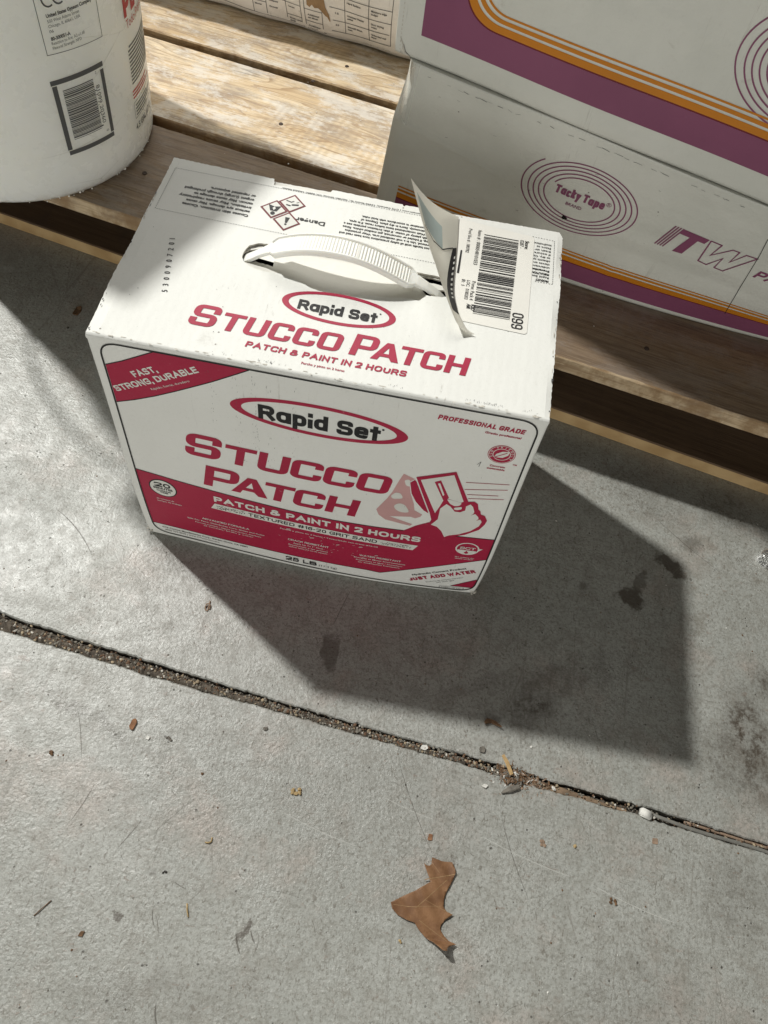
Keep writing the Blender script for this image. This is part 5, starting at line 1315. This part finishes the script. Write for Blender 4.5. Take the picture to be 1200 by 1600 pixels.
def flake(name, x, y, pts, mat, label, cat, th=0.0006, curl=0.0, z=0.0, rz=0.0, group=None):
    rr = random.Random(int(abs(x * 9999)) + 1); bm = bmesh.new()
    c = Vector((sum(p[0] for p in pts) / len(pts), sum(p[1] for p in pts) / len(pts)))
    q = rpath(pts, 0.6, True, 2); q = [(a + rr.uniform(-.12, .12), b + rr.uniform(-.12, .12)) for a, b in q]
    cen = bm.verts.new((0, 0, curl * 0.0 + th)); cb = bm.verts.new((0, 0, 0.00005)); tv = []; bv = []
    for a, b in q:
        d = Vector((a, b)) - c; hh = curl * (d.length / 4) ** 2 + rr.uniform(0, .00025)
        tv.append(bm.verts.new((d.x / 1000, d.y / 1000, th + hh))); bv.append(bm.verts.new((d.x / 1000, d.y / 1000, 0.00005 + hh * .9)))
    n = len(q)
    for i in range(n):
        j = (i + 1) % n; bm.faces.new((cen, tv[i], tv[j])); bm.faces.new((cb, bv[j], bv[i])); bm.faces.new((tv[i], bv[i], bv[j], tv[j]))
    bmesh.ops.recalc_face_normals(bm, faces=bm.faces[:])
    o = from_bm(name, bm, mat); o.location = (x, y, z); o.rotation_euler = (0, 0, rz); return tag(o, label, cat, group)
def lump(name, x, y, r, mat, label, cat, flat=.6, z=0, n=1, group=None, sub=2):
    rr = random.Random(int(abs(x * 7777 + y * 333)) + 3); bm = bmesh.new()
    for i in range(n): lump_bm(bm, (rr.uniform(-1, 1) * r * (n > 1), rr.uniform(-1, 1) * r * .8 * (n > 1), r * flat * .55), r * (0.62 if n > 1 else 1), rr, flat, sub)
    o = from_bm(name, bm, mat, None); o.location = (x, y, z); return tag(o, label, cat, group)
mb = simple('bark_brown', (0.20, 0.115, 0.06), .8, .5, 250, .6); mr = simple('rust_brown', (0.33, 0.165, 0.085), .8, .4, 200, .5)
mt = simple('tan_crumb', (0.55, 0.40, 0.20), .9, .35, 300, .6); mg = simple('grey_fluff', (0.23, 0.21, 0.18), .95, .4, 300, .6)
mw = simple('white_chip', (0.78, 0.77, 0.72), .6, .1, 100, .2); mk = simple('black_bit', (0.04, 0.035, 0.03), .7, .3, 200, .4); mbw = simple('bright_wood', (0.62, 0.42, 0.20), .7, .25, 200, .4); mtan = simple('tan_flake', (0.34, 0.24, 0.17), .8, .3, 200, .4)
flake('wood_chip', 0.0419, -0.1715, [(-2.4, -2), (-1.2, 3.6), (1.4, 4.4), (2.6, 1.5), (1.6, -4.4), (-1, -4.6)], mr, 'reddish brown oval wood chip left of the pale crumb below the joint', 'wood chip', .0012, .0003)
flake('plaster_chip', 0.0565, -0.1796, [(-1.6, -1), (-.6, 1.5), (1.7, 1.2), (1.2, -1.3)], mw, 'tiny white plaster chip between the brown chip and the grey fluff', 'chip', .0010)
lump('lint_ball', 0.0733, -0.1769, .0022, mg, 'small grey fluff clump right of the white chip below the joint', 'lint', .6, 0, 4)
lump('dirt_crumb', -0.0116, -0.2042, .0019, mb, 'dark brown dirt crumb near the left edge of the floor', 'crumb', .7, 0, 4)
lump('dirt_crumb', 0.1465, -0.1544, .0021, mg, 'greyish brown crumb just below the middle of the joint', 'crumb', .6, 0, 2)
lump('dirt_crumb', 0.106, -0.1983, .0012, mb, 'small round brown crumb left of the yellow crumb', 'crumb')
lump('sponge_crumb', 0.1807, -0.1981, .0030, mt, 'yellow tan crumb alone on the floor below the joint', 'crumb', .6, 0, 6)
flake('bark_piece', 0.3276, -0.1151, [(-7, -1.2), (-5, 1.8), (-1, 2.0), (3, .8), (8, -3), (7.4, -3.8), (1, -1.4), (-3, -.6), (-6, -3.2)], mb, 'dark brown curved bark shred above the joint beside the shadow edge', 'bark', .0016, .0005)
flake('plaster_chip', 0.3268, -0.1665, [(-2.8, -.4), (-.6, 1.8), (2.6, .9), (1.0, -1.6)], mw, 'white angular plaster chip beside the debris pile in the joint', 'chip', .0014, .0003)
lump('plaster_bead', 0.3621, -0.1273 - .001, .0011, mw, 'tiny white bead on the floor above the debris pile', 'bead')
lump('plaster_bead', 0.3825, -0.1580, .0019, mw, 'white bead resting on the cardboard strip in the joint', 'bead', .8, -.001)
flake('paper_scrap', 0.2887, -0.2122, [(-1.8, -2.4), (-1.4, 2.2), (1.6, 2.4), (1.8, -2)], mr, 'small brown square scrap just above the oak leaf', 'scrap', .0005)
flake('paper_scrap', 0.4647, -0.1832, [(-2.2, -2.2), (-2, 2.2), (2.2, 2.4), (2.2, -2)], mtan, 'square tan scrap below the white plastic block', 'scrap', .0004)
lump('seed', 0.4013, -0.1984, .0013, mt, 'round orange seed on the floor between the leaf and the block', 'seed', .9)
lump('dirt_crumb', 0.3761, -0.2006, .0022, mtan, 'loose shredded tan crumb below the debris pile', 'crumb', .35, 0, 6)
lump('bark_piece', 0.432, -0.232, .0022, mb, 'small dark bark knot right of the oak leaf', 'bark', .6, 0, 5)
lump('dirt_crumb', 0.2782, -0.2862, .0018, mt, 'ochre crumb just left of the oak leaf tip', 'crumb', .6, 0, 2)
flake('wood_chip', 0.0545, -0.3188, [(-1.8, -1.6), (-.6, 1.8), (2.2, 2.2), (1.2, -1.4)], mb, 'dark red brown chip near the lower left of the floor', 'wood chip', .0008)
lump('dirt_crumb', 0.0994, -0.2713, .0015, mk, 'black speck of dirt on the lower left floor', 'crumb', .5, 0, 3)
o = tube('twig', [(-.004, -.0052, .0006), (-.001, -.001, .0009), (.0042, .0062, .0006)], .00035, mb, None, 6); o.location = (0.0224, -0.3085, 0); tag(o, 'thin dark brown twig near the left edge of the floor', 'twig')
o = tube('straw', [(-.0012, .0045, .0006), (.0002, 0, .0010), (.0022, -.0038, .0006)], .0005, mt, None, 6); o.location = (0.122, -0.2924, 0); tag(o, 'short curved piece of pale straw at lower left', 'straw')
o = tube('straw', [(-.0030, -.001, .0006), (-.0006, -.0010, .0012), (.0014, .0002, .0009), (.0012, .0032, .0006)], .0005, mt, None, 6); o.location = (0.1249, -0.2450, 0); tag(o, 'small hooked piece of pale straw below the joint', 'straw')
rg = [(.0022 * math.cos(t) * .9, .0032 * math.sin(t), .0011 + .0006 * math.sin(t)) for t in [R(-30 + i * 20) for i in range(17)]]
o = tube('wood_shaving', rg + [(.0004, .0062, .0008)], .0006, mtan, None, 6); o.location = (0.0712, -0.0618, 0); tag(o, 'tiny curled brown wood shaving below the left of the carton', 'shaving')
flake('bark_piece', -0.1582, 0.2427, [(-3.6, -6), (-2.8, 5), (1.6, 7), (3.2, 1), (1.8, -6.6)], mb, 'brown bark chip in the shade under the pallet edge', 'bark', .0012, .0004)
lump('dirt_crumb', -0.160, 0.218, .0016, mk, 'black crumb by the bark chip in the pallet shade', 'crumb', .5)
flake('paint_flake', 0.322, -0.138, [(-2.6, -2.2), (-2.8, 1.6), (0, 3.0), (2.2, 1.4), (1.4, -2.2)], mg, 'dark grey flake above the debris pile', 'flake', .0012, .0004)
flake('plaster_chip', 0.2749, -0.1455, [(-3.2, -1.6), (-2, 1.9), (2.0, 2.2), (3.2, -.4), (1, -2.2)], mw, 'white rounded plaster chip lying in the joint left of the debris pile', 'chip', .0018, .0002, -.0012)

# debris pile in the joint
bm = bmesh.new(); rr = random.Random(99)
for i in range(760):
    u = rr.gauss(0, .0105); v = rr.gauss(0, .0056); ang = -.12
    x = 0.3505 + u * math.cos(ang) - v * math.sin(ang); y = -0.1560 + u * math.sin(ang) + v * math.cos(ang)
    zz = -0.002 + .0045 * math.exp(-(u / .009) ** 2 - (v / .005) ** 2) * rr.random()
    if rr.random() < .5:
        g = lump_bm(bm, (x, y, zz + .0008), rr.uniform(.0005, .0014), rr, .5)
        vs_ = g['verts']
    else:
        a = rr.uniform(0, 6.28); l = rr.uniform(.002, .006); w_ = rr.uniform(.0002, .0008); e = rr.uniform(-.3, .5)
        d = Vector((math.cos(a), math.sin(a), e)) * l; s_ = Vector((-math.sin(a), math.cos(a), rr.uniform(-.5, .5))) * w_; p = Vector((x, y, zz + .0014))
        q = [p - d / 2 - s_, p + d / 2 - s_, p + d / 2 + s_, p + Vector((0, 0, .0006)) + s_, p - d / 2 + s_]
        vs_ = [bm.verts.new(k) for k in q]; bm.faces.new(vs_)
    mi = rr.choices((0, 1, 2, 3), (4, 3, 4, .7))[0]
    for v_ in vs_:
        for f in v_.link_faces: f.material_index = mi
grits2 = [mtan, mg, mb, mw]
tag(from_bm('debris_pile', bm, grits2), 'heap of shredded bark and dust caught in the floor joint', kind='stuff')
def stick(name, pts, w_, h_, mat, label, cat):
    vs = []; fs = []
    for i, (x, y, z, k) in enumerate(pts):
        d = (Vector(pts[min(i + 1, len(pts) - 1)][:2]) - Vector(pts[max(i - 1, 0)][:2])).normalized(); s_ = Vector((-d.y, d.x, 0)) * w_ * k; p = Vector((x, y, z))
        vs += [p - s_, p - s_ * .6 + Vector((0, 0, h_)), p + s_ * .7 + Vector((0, 0, h_ * .9)), p + s_]
    for i in range(len(pts) - 1):
        for k in range(4):
            a = i * 4 + k; b = i * 4 + (k + 1) % 4; fs.append((a, a + 4, b + 4, b))
    fs.append((0, 1, 2, 3)); fs.append(tuple(len(vs) - 4 + k for k in range(4))[::-1])
    bm = bmesh.new(); vv = [bm.verts.new(v) for v in vs]
    for f in fs: bm.faces.new([vv[i] for i in f])
    bmesh.ops.recalc_face_normals(bm, faces=bm.faces[:]); return tag(from_bm(name, bm, mat), label, cat)
stick('wood_splinter', [(0.3385, -0.1405, .0042, .75), (0.3425, -0.1460, .0045, 1), (0.3470, -0.1545, .0035, .9)], .0017, .0016, mbw, 'bright tan wood splinter sticking out of the debris pile', 'splinter')
stick('bark_shard', [(0.3405, -0.1695, .0010, .3), (0.3470, -0.1655, .0020, 1), (0.3540, -0.1625, .0022, .7)], .0024, .0008, mg, 'grey bark shard at the front of the debris pile', 'bark')
cs = []
for i in range(12):
    t = i / 11; x = 0.3600 + t * 0.082; y = -0.1545 - (x - .36) * .107 - .0012; cs.append((x, y, -.0022 + .0006 * math.sin(i * 1.9), .5 + .6 * math.sin(math.pi * min(t * 1.15 + .12, 1))))
stick('cardboard_strip', cs, .0030, .0014, simple('brown_board', (0.27, 0.19, 0.125), .9, .35, 120, .6), 'brown cardboard strip wedged in the floor joint', 'cardboard strip')
bm = bmesh.new(); bmesh.ops.create_cube(bm, size=1.0); bmesh.ops.scale(bm, vec=(.0095, .0066, .0062), verts=bm.verts[:]); bmesh.ops.bevel(bm, geom=bm.edges[:], offset=.0008, segments=2, affect='EDGES')
o = from_bm('plastic_block', bm, mw, None, True); o.location = (0.4572, -0.1640, 0.0004); o.rotation_euler = (0.1, 0.12, -.25); tag(o, 'small white plastic block sitting on the floor joint', 'plastic block')
cp = [(x, -0.1635 - (x - .462) * .132 + .0009 * math.sin(x * 60), -.0006 + .0006 * math.sin(x * 40)) for x in [0.4615 + i * .01 for i in range(34)]]
o = tube('cable', cp, .00145, simple('grey_rubber', (0.20, 0.195, 0.175), .55, .2, 100, .2), None, 10); tag(o, 'grey cable lying in the right part of the floor joint', 'cable')
cp = [(x, -0.1605 - (x - .462) * .115, -.0035) for x in [0.49 + i * .01 for i in range(30)]]
o = tube('wood_sliver', cp, .0014, mtan, None, 5); tag(o, 'pale wooden sliver beside the cable in the joint', 'sliver')
# clear plastic cap half in view at the right
def clear():
    n = N('clear_plastic'); n.b.inputs['Transmission Weight'].default_value = 0.9; n.b.inputs['IOR'].default_value = 1.45
    return n.done((0.92, 0.93, 0.92), 0.06, 0.5)
cap = lathe('bottle_cap', [(0.0005, .0085), (0.0050, .0090), (0.0075, .0082), (0.0088, .0060), (0.0094, .0008), (0.0098, .0002), (0.0088, .0002), (0.0082, .0055), (0.0070, .0074), (0.0050, .0080), (0.0005, .0078)], clear(), None, 48)
cap.location = (0.5790, 0.0955, 0.0); tag(cap, 'clear plastic cap lying on the floor at the right edge', 'cap')
# fine loose crumbs all over the slab
bm = bmesh.new(); rr = random.Random(123)
for i in range(520):
    x = rr.uniform(-.15, .62); y = rr.uniform(-.40, .20); r = rr.choice((.00025, .0003, .0004, .0005, .0008))
    if 0 < x < W and y > -.01: continue
    g = lump_bm(bm, (x, y, r * .3), r, rr, .6, 1); mi = rr.choices((0, 1, 2, 3), (2, 3, 5, 1.4))[0]
    for v in g['verts']:
        for f in v.link_faces: f.material_index = mi
tag(from_bm('loose_grit', bm, grits2), 'fine loose crumbs scattered over the concrete', kind='stuff')
bm = bmesh.new()
for i in range(90):
    u = rr.uniform(-.12, .33); v = rr.uniform(.27, .69); r = rr.choice((.0004, .0006, .0009)); p = pu * u + pv * v
    g = lump_bm(bm, (p.x, p.y, PZ + .0008 + r * .3), r, rr, .6, 1)
tag(from_bm('plaster_dust', bm, mw), 'white plaster crumbs scattered on the pallet boards', kind='stuff')
